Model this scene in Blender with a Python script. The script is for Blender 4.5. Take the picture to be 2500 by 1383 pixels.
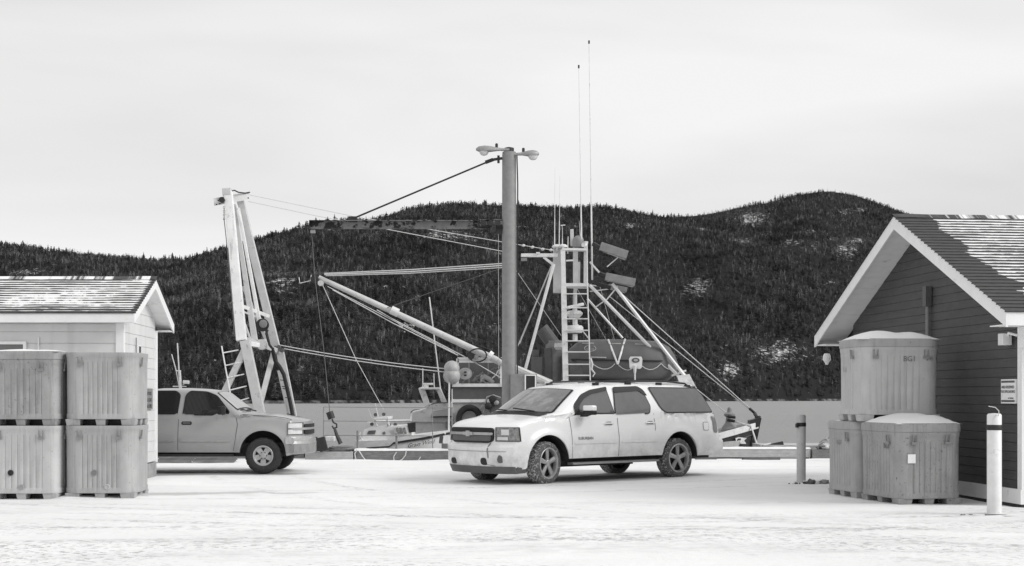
import bpy, bmesh, math, random
import numpy as np
from mathutils import Vector, Matrix, noise
for o in list(bpy.data.objects): bpy.data.objects.remove(o)
SC = bpy.context.scene
COL = SC.collection
random.seed(7)
R = math.radians
F, HY, EYE = 3472.0, 967.0, 1.6          # focal length and horizon in photo pixels, eye height in metres

# ------------------------------------------------------------------ camera, sky, sun, exposure
cam = bpy.data.objects.new('camera', bpy.data.cameras.new('camera')); COL.objects.link(cam)
cam.location = (0, 0, EYE); cam.rotation_euler = (R(90), 0, 0)
cam.data.sensor_width = 36; cam.data.lens = 36*F/2500; cam.data.shift_y = (HY-691.5)/2500
cam.data.clip_start = 0.1; cam.data.clip_end = 20000
SC.camera = cam
SUN_DIR = Vector((0.78, -0.26, 0.50)).normalized()
sun = bpy.data.objects.new('sun', bpy.data.lights.new('sun', 'SUN')); COL.objects.link(sun)
sun.data.energy = 1.95; sun.data.angle = R(26); sun.data.color = (1.0, 0.995, 0.985)
sun.rotation_euler = SUN_DIR.to_track_quat('Z', 'Y').to_euler()
W = bpy.data.worlds.new('World'); SC.world = W; W.use_nodes = True
nt = W.node_tree; nt.nodes.clear()
def N(t, **k):
    n = nt.nodes.new(t)
    for a, b in k.items(): setattr(n, a, b)
    return n
def LK(a, b): nt.links.new(a, b)
sky = N('ShaderNodeTexSky', sky_type='NISHITA', sun_disc=False)
sky.sun_elevation = math.asin(SUN_DIR.z); sky.sun_rotation = math.atan2(SUN_DIR.x, SUN_DIR.y)
bw = N('ShaderNodeRGBToBW'); LK(sky.outputs[0], bw.inputs[0])
tc = N('ShaderNodeTexCoord'); mp = N('ShaderNodeMapping'); mp.inputs['Scale'].default_value = (1.2, 1.2, 5.0)
mp.inputs['Rotation'].default_value = (0, R(7), 0); mp.inputs['Location'].default_value = (0.3, 0.1, 0.55)
LK(tc.outputs['Generated'], mp.inputs[0])
n1 = N('ShaderNodeTexNoise'); n1.inputs['Scale'].default_value = 1.7; n1.inputs['Detail'].default_value = 5; n1.inputs['Distortion'].default_value = 0.3; n1.inputs['Roughness'].default_value = 0.42
LK(mp.outputs[0], n1.inputs['Vector'])
rp = N('ShaderNodeMapRange'); rp.inputs['From Min'].default_value = 0.33; rp.inputs['From Max'].default_value = 0.63
rp.inputs['To Min'].default_value = 6.5; rp.inputs['To Max'].default_value = 8.8
LK(n1.outputs[0], rp.inputs[0])
mx = N('ShaderNodeMix', data_type='FLOAT'); mx.inputs[0].default_value = 0.10
LK(rp.outputs[0], mx.inputs[2]); LK(bw.outputs[0], mx.inputs[3])
bg = N('ShaderNodeBackground'); bg.inputs[1].default_value = 0.103
LK(mx.outputs[0], bg.inputs[0])
ow = N('ShaderNodeOutputWorld'); LK(bg.outputs[0], ow.inputs[0])
SC.view_settings.view_transform = 'Standard'; SC.view_settings.look = 'None'
SC.view_settings.exposure = 0.10; SC.view_settings.gamma = 1.0; SC.view_settings.use_curve_mapping = False
SC.render.engine = 'CYCLES'

# ------------------------------------------------------------------ helpers
def P(px, py, D): return Vector(((px-1250)/F*D, D, EYE+(HY-py)/F*D))
def tag(o, label=None, cat=None, group=None, kind=None):
    for k, v in (('label', label), ('category', cat), ('group', group), ('kind', kind)):
        if v: o[k] = v
    return o
ORG = {}
def thing(name, label, cat, loc=(0, 0, 0), rotz=0, group=None, local=False):
    o = bpy.data.objects.new(name, None); COL.objects.link(o); o.empty_display_size = 0.2
    o.location = loc; o.rotation_euler = (0, 0, rotz); tag(o, label, cat, group)
    ORG[o] = Vector((0, 0, 0)) if local else Vector(loc)
    return o
def org(o):
    while o is not None and o not in ORG: o = o.parent
    return ORG[o] if o is not None else Vector((0, 0, 0))

class MB:
    def __init__(s): s.v = []; s.f = []; s.uv = None
    def add(s, vs, fs):
        b = len(s.v); s.v += [Vector(v) for v in vs]; s.f += [tuple(i+b for i in f) for f in fs]; return s
    def hexa(s, p):   # 8 points: bottom 4, top 4
        return s.add(p, [(3, 2, 1, 0), (4, 5, 6, 7), (0, 1, 5, 4), (1, 2, 6, 5), (2, 3, 7, 6), (3, 0, 4, 7)])
    def box(s, a, b):
        (x0, y0, z0), (x1, y1, z1) = a, b
        return s.hexa([(x0, y0, z0), (x1, y0, z0), (x1, y1, z0), (x0, y1, z0), (x0, y0, z1), (x1, y0, z1), (x1, y1, z1), (x0, y1, z1)])
    def beam(s, a, b, w, h, up=(0, 0, 1), w2=None, h2=None):
        a = Vector(a); b = Vector(b); d = (b-a).normalized(); up = Vector(up)
        if abs(d.dot(up)) > .98: up = Vector((0, 1, 0))
        x = d.cross(up).normalized(); y = x.cross(d).normalized()
        w2 = w2 or w; h2 = h2 or h; c = [(-1, -1), (1, -1), (1, 1), (-1, 1)]
        return s.hexa([a+x*(i*w/2)+y*(j*h/2) for i, j in c]+[b+x*(i*w2/2)+y*(j*h2/2) for i, j in c])
    def tube(s, pts, r, n=8, r2=None, caps=True):
        pts = [Vector(p) for p in pts]; k = len(pts); r2 = r if r2 is None else r2
        rs = [r+(r2-r)*i/(k-1) for i in range(k)]; b = len(s.v); prev = None
        for i, p in enumerate(pts):
            d = (pts[min(i+1, k-1)]-pts[max(i-1, 0)]).normalized()
            u = Vector((0, 0, 1)) if abs(d.z) < .95 else Vector((0, 1, 0))
            if prev is not None: u = prev
            x = d.cross(u).normalized(); y = x.cross(d).normalized(); prev = y
            for j in range(n):
                t = 2*math.pi*j/n; s.v.append(p+x*(rs[i]*math.cos(t))+y*(rs[i]*math.sin(t)))
        for i in range(k-1):
            for j in range(n): s.f.append((b+i*n+j, b+i*n+(j+1) % n, b+(i+1)*n+(j+1) % n, b+(i+1)*n+j))
        if caps: s.f.append(tuple(b+j for j in range(n))[::-1]); s.f.append(tuple(b+(k-1)*n+j for j in range(n)))
        return s
    def lathe(s, prof, c=(0, 0, 0), ax=(0, 0, 1), n=24, caps=True):
        ax = Vector(ax).normalized(); u = Vector((1, 0, 0)) if abs(ax.x) < .9 else Vector((0, 1, 0))
        x = (u-ax*u.dot(ax)).normalized(); y = ax.cross(x); c = Vector(c); b = len(s.v)
        for r, z in prof:
            for j in range(n):
                t = 2*math.pi*j/n; s.v.append(c+ax*z+x*(r*math.cos(t))+y*(r*math.sin(t)))
        for i in range(len(prof)-1):
            for j in range(n): s.f.append((b+i*n+j, b+i*n+(j+1) % n, b+(i+1)*n+(j+1) % n, b+(i+1)*n+j))
        if caps:
            s.f.append(tuple(b+j for j in range(n))[::-1]); m = len(prof)-1; s.f.append(tuple(b+m*n+j for j in range(n)))
        return s
    def prism(s, poly, o, ex, ey, d):   # poly in the plane (ex,ey) at o, pushed by vector d
        o = Vector(o); ex = Vector(ex); ey = Vector(ey); d = Vector(d); n = len(poly)
        a = [o+ex*p[0]+ey*p[1] for p in poly]
        return s.add(a+[q+d for q in a], [tuple(range(n))[::-1], tuple(range(n, 2*n))]+[(i, (i+1) % n, n+(i+1) % n, n+i) for i in range(n)])
    def build(s, name, m, parent=None, smooth=None, loc=None, bevel=0, fix=True, uv=None):
        me = bpy.data.meshes.new(name)
        if parent is None:
            if loc is None:
                a = np.array([tuple(v) for v in s.v]); loc = Vector(((a[:, 0].min()+a[:, 0].max())/2, (a[:, 1].min()+a[:, 1].max())/2, a[:, 2].min()))
            off = Vector(loc)
        else: off = org(parent)
        me.from_pydata([v-off for v in s.v], [], s.f)
        if uv is not None:
            at = me.attributes.new('uvm', 'FLOAT_VECTOR', 'POINT'); at.data.foreach_set('vector', [c for u in uv for c in u])
        if fix:
            bm = bmesh.new(); bm.from_mesh(me); bmesh.ops.recalc_face_normals(bm, faces=bm.faces)
            if bevel:
                bmesh.ops.bevel(bm, geom=[e for e in bm.edges if len(e.link_faces) == 2 and e.calc_face_angle(0) > 0.6], offset=bevel, segments=2, affect='EDGES', profile=.6)
            bm.to_mesh(me); bm.free()
        if smooth is not None:
            for p in me.polygons: p.use_smooth = True
            bm = bmesh.new(); bm.from_mesh(me)
            for e in bm.edges:
                if len(e.link_faces) == 2 and e.calc_face_angle(0) > R(smooth): e.smooth = False
            bm.to_mesh(me); bm.free()
        me.materials.append(m)
        o = bpy.data.objects.new(name, me); COL.objects.link(o)
        if parent is None: o.location = off
        else: o.parent = parent
        return o
def copyto(src, parent=None, **k):
    o = src.copy(); COL.objects.link(o); o.parent = parent
    for a, b in k.items(): setattr(o, a, b)
    return o

# ------------------------------------------------------------------ materials (all grey: the film is black and white)
MATS = {}
def mat(name, v, rough=.6, metal=0, var=.12, scale=6, bump=0.0, bscale=40, spots=None, streak=None, spec=.5, aniso=(1, 1, 1), coat=0, alpha=None):
    if name in MATS: return MATS[name]
    m = bpy.data.materials.new(name); m.use_nodes = True; t = m.node_tree; n = t.nodes; l = t.links; b = n['Principled BSDF']
    b.inputs['Roughness'].default_value = rough; b.inputs['Metallic'].default_value = metal; b.inputs['Specular IOR Level'].default_value = spec
    b.inputs['Coat Weight'].default_value = coat; b.inputs['Coat Roughness'].default_value = .08
    c = n.new('ShaderNodeTexCoord'); mp = n.new('ShaderNodeMapping'); mp.inputs['Scale'].default_value = aniso; l.new(c.outputs['Object'], mp.inputs[0])
    no = n.new('ShaderNodeTexNoise'); no.inputs['Scale'].default_value = scale; no.inputs['Detail'].default_value = 6; no.inputs['Roughness'].default_value = .6; l.new(mp.outputs[0], no.inputs['Vector'])
    mr = n.new('ShaderNodeMapRange'); mr.inputs['From Min'].default_value = .3; mr.inputs['From Max'].default_value = .7
    mr.inputs['To Min'].default_value = v*(1-var); mr.inputs['To Max'].default_value = min(v*(1+var), .95); l.new(no.outputs[0], mr.inputs[0])
    out = mr.outputs[0]
    def over(sc, lo, hi, val, an):
        nonlocal out
        mp2 = n.new('ShaderNodeMapping'); mp2.inputs['Scale'].default_value = an; l.new(c.outputs['Object'], mp2.inputs[0])
        q = n.new('ShaderNodeTexNoise'); q.inputs['Scale'].default_value = sc; q.inputs['Detail'].default_value = 5; q.inputs['Roughness'].default_value = .65; l.new(mp2.outputs[0], q.inputs['Vector'])
        r = n.new('ShaderNodeMapRange'); r.inputs['From Min'].default_value = lo; r.inputs['From Max'].default_value = hi; l.new(q.outputs[0], r.inputs[0])
        x = n.new('ShaderNodeMix'); x.data_type = 'FLOAT'; l.new(r.outputs[0], x.inputs[0]); l.new(out, x.inputs[2]); x.inputs[3].default_value = val; out = x.outputs[0]
    if spots: over(spots[0], spots[1], spots[2], spots[3], spots[4] if len(spots) > 4 else (1, 1, 1))
    if streak: over(streak[0], streak[1], streak[2], streak[3], streak[4] if len(streak) > 4 else (1, 1, .08))
    l.new(out, b.inputs['Base Color'])
    if bump:
        q = n.new('ShaderNodeTexNoise'); q.inputs['Scale'].default_value = bscale; q.inputs['Detail'].default_value = 4; l.new(c.outputs['Object'], q.inputs['Vector'])
        bp = n.new('ShaderNodeBump'); bp.inputs['Strength'].default_value = bump; bp.inputs['Distance'].default_value = .02; l.new(q.outputs[0], bp.inputs['Height']); l.new(bp.outputs[0], b.inputs['Normal'])
    MATS[name] = m
    return m
white = mat('white_paint', .76, .5, var=.06, streak=(9, .56, .75, .5))
offwhite = mat('boat_white', .74, .45, var=.08, spots=(4, .58, .75, .4))
trimw = mat('white_trim', .82, .5, var=.04, spots=(5, .62, .8, .5))
vinyl = mat('vinyl_siding', .66, .5, var=.05, scale=3, streak=(3, .55, .8, .5))
bluesd = mat('dark_painted_clapboard', .064, .6, var=.12, scale=5, bump=.15, streak=(4, .5, .8, .043, (.3, .3, 3)))
concrete = mat('concrete', .30, .9, var=.25, scale=5, bump=.4)
steelg = mat('galvanised_steel', .34, .55, metal=.3, var=.16, scale=9, bump=.1)
pipeg = mat('painted_pole', .24, .6, var=.12, scale=7, spots=(16, .66, .74, .10))
rusty = mat('rusty_beam', .18, .75, var=.2, scale=6, spots=(3.2, .50, .54, .012), bump=.2)
darkm = mat('dark_metal', .035, .5, metal=.4, var=.3, scale=12)
black = mat('black_rubber', .022, .75, var=.3, scale=20)
blackp = mat('black_plastic', .018, .5, var=.2, spec=.3)
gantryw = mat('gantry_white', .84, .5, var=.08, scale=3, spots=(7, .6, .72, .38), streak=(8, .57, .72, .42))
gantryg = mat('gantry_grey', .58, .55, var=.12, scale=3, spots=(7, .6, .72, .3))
ropel = mat('light_rope', .62, .8, var=.15, scale=30)
roped = mat('dark_rope', .12, .8, var=.2, scale=30)
timber = mat('weathered_timber', .19, .85, var=.3, scale=5, bump=.5, bscale=25, aniso=(1, 5, 5))
timberl = mat('pale_timber', .42, .85, var=.2, scale=5, bump=.4, bscale=25, aniso=(1, 5, 5))
plast = mat('bin_plastic', .36, .55, var=.10, scale=3.5, spots=(26, .64, .72, .16), streak=(13, .52, .72, .27, (1, 1, .05)), bump=.15)
plastl = mat('bin_plastic_pale', .46, .55, var=.08, scale=3.5, spots=(26, .64, .74, .2), streak=(13, .54, .74, .35, (1, 1, .05)), bump=.15)
plastd = mat('bin_plastic_worn', .30, .6, var=.14, scale=3.5, spots=(22, .60, .70, .12), streak=(13, .50, .70, .21, (1, 1, .06)), bump=.2)
hulld = mat('dark_hull_paint', .035, .4, var=.35, scale=3, spots=(5, .56, .72, .09))
tarp = mat('tender_fabric', .11, .6, var=.15, scale=3, bump=.15, bscale=8)
tarpd = mat('tender_fabric_dark', .06, .6, var=.15, scale=3, bump=.15, bscale=8)
greyd = mat('dark_grey_paint', .10, .55, var=.12)
greym = mat('mid_grey_paint', .22, .55, var=.15)
chrome = mat('dull_alloy', .42, .35, metal=.5, var=.12, scale=12)
lettering = mat('dark_lettering', .05, .7, var=.3)
letterf = mat('faded_lettering', .16, .7, var=.3, scale=30)
buoy = mat('buoy_vinyl', .42, .5, var=.15, scale=10)
glassd = mat('tinted_window', .13, .07, var=.1, spec=.8)
glasst = mat('dark_truck_glass', .010, .06, var=.2, spec=.45)
lens = mat('lamp_lens', .60, .12, var=.1, spec=.8)
lensd = mat('lamp_reflector', .22, .15, metal=.4, var=.5, scale=22)
debris = mat('debris', .10, .9, var=.7, scale=14)
snowm = mat('snow', .86, .8, var=.03, scale=4, bump=.25, bscale=14, spec=.2)
car_white = mat('white_car_paint', .80, .28, var=.03, scale=2, coat=.5, spots=(3.5, .58, .8, .62))
truck_grey = mat('silver_truck_paint', .40, .32, var=.04, scale=2, metal=.15, coat=.4)
tyre = mat('tyre', .10, .85, var=.3, scale=12, spots=(22, .56, .66, .42))
tread = mat('packed_tread', .10, .9, var=.4, scale=30, spots=(34, .50, .56, .50))
tyred = mat('tyre_clean', .028, .8, var=.3, scale=25, spots=(35, .64, .72, .12))

# special materials --------------------------------------------------
def mat_ground():
    m = bpy.data.materials.new('packed_snow_ground'); m.use_nodes = True; t = m.node_tree; n = t.nodes; l = t.links; b = n['Principled BSDF']
    b.inputs['Roughness'].default_value = .8; b.inputs['Specular IOR Level'].default_value = .25
    g = n.new('ShaderNodeNewGeometry')
    def noi(sc, det=4, rough=.6, an=(1, 1, 1), rot=0, dist=0):
        mp = n.new('ShaderNodeMapping'); mp.inputs['Scale'].default_value = an; mp.inputs['Rotation'].default_value = (0, 0, rot); l.new(g.outputs['Position'], mp.inputs[0])
        q = n.new('ShaderNodeTexNoise'); q.inputs['Scale'].default_value = sc; q.inputs['Detail'].default_value = det; q.inputs['Roughness'].default_value = rough; q.inputs['Distortion'].default_value = dist; l.new(mp.outputs[0], q.inputs['Vector']); return q.outputs[0]
    def rng(x, a, c, lo=0, hi=1):
        r = n.new('ShaderNodeMapRange'); r.inputs['From Min'].default_value = a; r.inputs['From Max'].default_value = c; r.inputs['To Min'].default_value = lo; r.inputs['To Max'].default_value = hi; l.new(x, r.inputs[0]); return r.outputs[0]
    def mul(a, c):
        q = n.new('ShaderNodeMath'); q.operation = 'MULTIPLY'; l.new(a, q.inputs[0])
        if hasattr(c, 'name') or hasattr(c, 'links'): l.new(c, q.inputs[1])
        else: q.inputs[1].default_value = c
        return q.outputs[0]
    def mix(f, a, val):
        x = n.new('ShaderNodeMix'); x.data_type = 'FLOAT'; l.new(f, x.inputs[0]); l.new(a, x.inputs[2]); x.inputs[3].default_value = val; return x.outputs[0]
    base = rng(noi(.45, 6), .3, .7, .80, .90)
    # tyre lanes across the yard: long faint greyish bands
    lane = mul(rng(noi(.9, 4, .6, (.10, 1, 1), R(-14)), .50, .68), rng(noi(3.0, 5), .35, .7))
    base = mix(mul(lane, .6), base, .52)
    # ice and grit showing through where it has been driven on, more in the foreground
    sep = n.new('ShaderNodeSeparateXYZ'); l.new(g.outputs['Position'], sep.inputs[0])
    near = rng(sep.outputs['Y'], 21.5, 15.5, .05, 1)
    patch = mul(rng(noi(.55, 4, .6, (.35, 1, 1), R(-10)), .42, .60), rng(noi(11, 5, .75, (.8, 1, 1)), .52, .60))
    base = mix(mul(mul(patch, near), .75), base, .20)
    patch2 = mul(rng(noi(.30, 3), .48, .60), rng(noi(6, 5, .7, (.6, 1, 1)), .60, .72))
    base = mix(mul(patch2, .8), base, .35)
    def arc(cx, cy, r, w, amt, val=.45):
        nonlocal base
        c = n.new('ShaderNodeVectorMath'); c.operation = 'DISTANCE'; l.new(flat.outputs[0], c.inputs[0]); c.inputs[1].default_value = (cx, cy, 0)
        d = n.new('ShaderNodeMath'); d.operation = 'SUBTRACT'; l.new(c.outputs['Value'], d.inputs[0]); d.inputs[1].default_value = r
        d2 = n.new('ShaderNodeMath'); d2.operation = 'ABSOLUTE'; l.new(d.outputs[0], d2.inputs[0])
        base = mix(mul(mul(rng(d2.outputs[0], w, w*.5), rng(noi(7, 5, .7), .44, .60)), mul(rng(noi(.5, 2), .38, .62), amt)), base, val)
    flat = n.new('ShaderNodeVectorMath'); flat.operation = 'MULTIPLY'; l.new(g.outputs['Position'], flat.inputs[0]); flat.inputs[1].default_value = (1, 1, 0)
    for k in (0, 1.62):
        arc(-3, 34, 17.0+k, .16, .8); arc(-9, 2, 17.5+k, .15, .7); arc(2.5, 40, 21.5+k, .17, .9, .38); arc(14, 34, 19.2+k, .15, .7); arc(-1, -14, 29.8+k, .16, .8, .40); arc(-8, 46, 22.6+k, .15, .6)
    # oily dark melt beneath the parked pickup; painted shade beneath the big wagon
    def stain_or_shade(cx, cy, rx, ry, rot, val, amt):
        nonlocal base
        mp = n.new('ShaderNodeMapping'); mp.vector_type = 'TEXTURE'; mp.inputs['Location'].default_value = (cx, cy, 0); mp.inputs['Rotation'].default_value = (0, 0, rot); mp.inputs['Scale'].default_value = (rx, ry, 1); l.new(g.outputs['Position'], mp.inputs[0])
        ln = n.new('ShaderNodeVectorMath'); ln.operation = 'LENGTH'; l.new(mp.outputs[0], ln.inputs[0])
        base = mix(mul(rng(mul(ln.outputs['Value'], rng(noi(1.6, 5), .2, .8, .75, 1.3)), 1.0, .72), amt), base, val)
    stain_or_shade(-6.6, 28.9, 2.6, .75, 0, .22, .75)
    stain_or_shade(-5.0, 28.9, .9, .6, 0, .30, .6)
    stain_or_shade(1.9, 27.4, 3.0, .9, R(39.8), .40, .7)  # shade under the wagon, put into the snow colour
    stain_or_shade(-5.35, 22.6, 2.6, .28, R(20), .34, .55)   # dirty melted strip by the left bins
    l.new(base, b.inputs['Base Color'])
    bp = n.new('ShaderNodeBump'); bp.inputs['Strength'].default_value = .5; bp.inputs['Distance'].default_value = .03
    l.new(noi(7, 6, .65), bp.inputs['Height']); l.new(bp.outputs[0], b.inputs['Normal'])
    return m
def mat_roof(name, lo, hi, gap_u, seed, top=.86):
    """weathered shingles with snow that lies on the upper part of every course; uvm = (metres along the ridge, metres up the slope, 0..1 within the course)"""
    m = bpy.data.materials.new(name); m.use_nodes = True; t = m.node_tree; n = t.nodes; l = t.links; b = n['Principled BSDF']; b.inputs['Roughness'].default_value = .85; b.inputs['Specular IOR Level'].default_value = .2
    at = n.new('ShaderNodeAttribute'); at.attribute_name = 'uvm'; sp = n.new('ShaderNodeSeparateXYZ'); l.new(at.outputs['Vector'], sp.inputs[0])
    cb = n.new('ShaderNodeCombineXYZ'); l.new(sp.outputs[0], cb.inputs[0]); l.new(sp.outputs[1], cb.inputs[1]); cb.inputs[2].default_value = seed
    def noi(sc, an, det=4, rough=.6):
        mp = n.new('ShaderNodeMapping'); mp.inputs['Scale'].default_value = an; l.new(cb.outputs[0], mp.inputs[0])
        q = n.new('ShaderNodeTexNoise'); q.inputs['Scale'].default_value = sc; q.inputs['Detail'].default_value = det; q.inputs['Roughness'].default_value = rough; l.new(mp.outputs[0], q.inputs['Vector']); return q.outputs[0]
    def mth(op, a, c):
        q = n.new('ShaderNodeMath'); q.operation = op
        for i, x in enumerate((a, c)):
            if isinstance(x, (int, float)): q.inputs[i].default_value = x
            else: l.new(x, q.inputs[i])
        return q.outputs[0]
    big = noi(1.0, (.55, .9, 1)); fine = noi(9, (.5, 1, 1), 5, .7)
    # threshold within the course: how far down the course the snow reaches
    amt = n.new('ShaderNodeMapRange'); amt.inputs['From Min'].default_value = lo; amt.inputs['From Max'].default_value = hi; amt.inputs['To Min'].default_value = -.35; amt.inputs['To Max'].default_value = top; l.new(big, amt.inputs[0])
    a = mth('ADD', amt.outputs[0], mth('MULTIPLY', mth('SUBTRACT', fine, .5), 1.3))
    # bare strip along the gable edge, its border following the rake with a ragged line
    edge = n.new('ShaderNodeMapRange'); edge.inputs['From Min'].default_value = gap_u[0]; edge.inputs['From Max'].default_value = gap_u[1]; l.new(mth('ADD', sp.outputs[0], mth('MULTIPLY', mth('SUBTRACT', noi(1.6, (.3, 1, 1)), .5), gap_u[2])), edge.inputs[0])
    a = mth('SUBTRACT', a, mth('MULTIPLY', mth('SUBTRACT', 1.0, edge.outputs[0]), 1.5))
    eave = n.new('ShaderNodeMapRange'); eave.inputs['From Min'].default_value = 0; eave.inputs['From Max'].default_value = .45; l.new(sp.outputs[1], eave.inputs[0])
    a = mth('SUBTRACT', a, mth('MULTIPLY', mth('SUBTRACT', 1.0, eave.outputs[0]), .7))
    d = mth('SUBTRACT', a, mth('SUBTRACT', 1.0, sp.outputs[2]))
    st = n.new('ShaderNodeMapRange'); st.inputs['From Min'].default_value = -.08; st.inputs['From Max'].default_value = .08; l.new(d, st.inputs[0])
    col = n.new('ShaderNodeMapRange'); col.inputs['To Min'].default_value = .035; col.inputs['To Max'].default_value = .13; l.new(noi(14, (.4, 2, 1), 3), col.inputs[0])
    x = n.new('ShaderNodeMix'); x.data_type = 'FLOAT'; l.new(st.outputs[0], x.inputs[0]); l.new(col.outputs[0], x.inputs[2]); x.inputs[3].default_value = .86
    l.new(x.outputs[0], b.inputs['Base Color']); return m
def mat_water():
    m = bpy.data.materials.new('fjord_water'); m.use_nodes = True; t = m.node_tree; n = t.nodes; l = t.links; b = n['Principled BSDF']
    b.inputs['Base Color'].default_value = (.31, .31, .31, 1); b.inputs['Roughness'].default_value = .6; b.inputs['IOR'].default_value = 1.33
    g = n.new('ShaderNodeNewGeometry'); mp = n.new('ShaderNodeMapping'); mp.inputs['Scale'].default_value = (1, .6, 1); l.new(g.outputs['Position'], mp.inputs[0])
    q = n.new('ShaderNodeTexNoise'); q.inputs['Scale'].default_value = 1.1; q.inputs['Detail'].default_value = 8; q.inputs['Roughness'].default_value = .7; l.new(mp.outputs[0], q.inputs['Vector'])
    q2 = n.new('ShaderNodeTexNoise'); q2.inputs['Scale'].default_value = .03; q2.inputs['Detail'].default_value = 3; l.new(mp.outputs[0], q2.inputs['Vector'])
    r = n.new('ShaderNodeMapRange'); r.inputs['From Min'].default_value = .3; r.inputs['From Max'].default_value = .7; r.inputs['To Min'].default_value = .7; r.inputs['To Max'].default_value = 1; l.new(q2.outputs[0], r.inputs[0])
    bp = n.new('ShaderNodeBump'); bp.inputs['Distance'].default_value = .55; l.new(r.outputs[0], bp.inputs['Strength']); l.new(q.outputs[0], bp.inputs['Height']); l.new(bp.outputs[0], b.inputs['Normal'])
    return m
def mat_hill():
    m = bpy.data.materials.new('hill_floor'); m.use_nodes = True; t = m.node_tree; n = t.nodes; l = t.links; b = n['Principled BSDF']; b.inputs['Roughness'].default_value = .95; b.inputs['Specular IOR Level'].default_value = .1
    at = n.new('ShaderNodeAttribute'); at.attribute_name = 'snow'
    g = n.new('ShaderNodeNewGeometry'); q = n.new('ShaderNodeTexNoise'); q.inputs['Scale'].default_value = .26; q.inputs['Detail'].default_value = 9; q.inputs['Roughness'].default_value = .8; l.new(g.outputs['Position'], q.inputs['Vector'])
    a = n.new('ShaderNodeMath'); a.operation = 'ADD'; l.new(q.outputs[0], a.inputs[0]); l.new(at.outputs['Fac'], a.inputs[1])
    r = n.new('ShaderNodeMapRange'); r.inputs['From Min'].default_value = .62; r.inputs['From Max'].default_value = .74; r.inputs['To Min'].default_value = .022; r.inputs['To Max'].default_value = .75; l.new(a.outputs[0], r.inputs[0])
    sp = n.new('ShaderNodeSeparateXYZ'); l.new(g.outputs['Position'], sp.inputs[0])
    # pale wet rocks along the waterline
    rz_ = n.new('ShaderNodeMapRange'); rz_.inputs['From Min'].default_value = -.2; rz_.inputs['From Max'].default_value = -.6; l.new(sp.outputs['Z'], rz_.inputs[0])
    q2 = n.new('ShaderNodeTexNoise'); q2.inputs['Scale'].default_value = .22; q2.inputs['Detail'].default_value = 6; l.new(g.outputs['Position'], q2.inputs['Vector'])
    r2 = n.new('ShaderNodeMapRange'); r2.inputs['From Min'].default_value = .45; r2.inputs['From Max'].default_value = .65; l.new(q2.outputs[0], r2.inputs[0])
    mm = n.new('ShaderNodeMath'); mm.operation = 'MULTIPLY'; l.new(rz_.outputs[0], mm.inputs[0]); l.new(r2.outputs[0], mm.inputs[1])
    x = n.new('ShaderNodeMix'); x.data_type = 'FLOAT'; l.new(mm.outputs[0], x.inputs[0]); l.new(r.outputs[0], x.inputs[2]); x.inputs[3].default_value = .20
    l.new(x.outputs[0], b.inputs['Base Color']); return m

# ------------------------------------------------------------------ terrain: hills, water, wharf
def lerp(t, xs, ys): return float(np.interp(t, xs, ys))
RX = [-2600, -900, -300, 0, 60, 120, 200, 300, 380, 440, 500, 560, 640, 700, 760, 830, 900, 960, 1000, 1050, 1100, 1200, 1300, 1400, 1450, 1500, 1560, 1620, 1700, 1760, 1800, 1860, 1900, 1950, 2000, 2030, 2080, 2120, 2160, 2200, 2240, 2300, 2500, 2900, 3600, 5200]
RY = [700, 600, 565, 592, 596, 610, 616, 624, 636, 636, 618, 601, 580, 566, 550, 534, 536, 520, 506, 497, 493, 496, 499, 504, 501, 504, 516, 526, 522, 512, 502, 493, 484, 471, 463, 462, 470, 482, 498, 512, 528, 545, 575, 620, 700, 760]
def ridge(px): return lerp(px, RX, RY)+6
def shore(px): return lerp(px, [-2600, 300, 900, 2050, 5200], [560, 590, 640, 960, 1300])
ZW = -1.8
def hill_pt(px, t):      # t 0 shore .. 1 ridge .. >1 behind
    px0 = px; Ds = shore(px); Dr = Ds+lerp(px, [-2600, 0, 450, 1300, 2030, 5200], [900, 820, 520, 600, 760, 900])
    D = Ds+(Dr-Ds)*t
    x = (px-1250)/F*D
    H = EYE+(HY-ridge(px))/F*Dr-ZW
    if t <= 1:
        k = t**.82
        h = H*k
        w = math.sin(math.pi*min(max(t, 0), 1))
        h += w*(noise.noise(Vector((x*.006, D*.0035, 3)))*26+noise.noise(Vector((x*.02, D*.012, 9)))*9)
        h = min(h, (EYE-ZW+(HY-ridge(px)-4*(1-t))/F*D)) if t > .3 else h
        if t > 0: h = max(h, 1.5)
        else: h = -3
    else: h = H*(1-(t-1)*.9)
    return Vector((x, D, ZW+h))
SNOWS = [(1835, 535, 45, 22), (1935, 592, 26, 9), (1990, 603, 16, 9), (2068, 612, 34, 24), (2090, 590, 30, 10), (1715, 560, 30, 6), (690, 690, 42, 30), (800, 560, 20, 8), (1075, 575, 90, 14), (1250, 555, 40, 8), (1780, 905, 40, 26), (1900, 860, 60, 30), (600, 800, 30, 22), (60, 665, 60, 10), (1540, 552, 25, 8), (1000, 795, 40, 22), (400, 800, 20, 20), (1700, 700, 30, 25)]
_r = random.Random(77)
for _ in range(150):
    _x = _r.uniform(-200, 2700); _y = _r.uniform(500, 940); SNOWS.append((_x, _y, _r.uniform(5, 22), _r.uniform(2.5, 7)))
def snow_at(p):
    px = 1250+F*p.x/p.y; py = HY-(p.z-EYE)*F/p.y; s = 0
    for cx, cy, rx, ry in SNOWS:
        d = ((px-cx)/rx)**2+((py-cy)/ry)**2
        s = max(s, math.exp(-d*.9)*.155) if d < 6 else s
    return s
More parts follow.
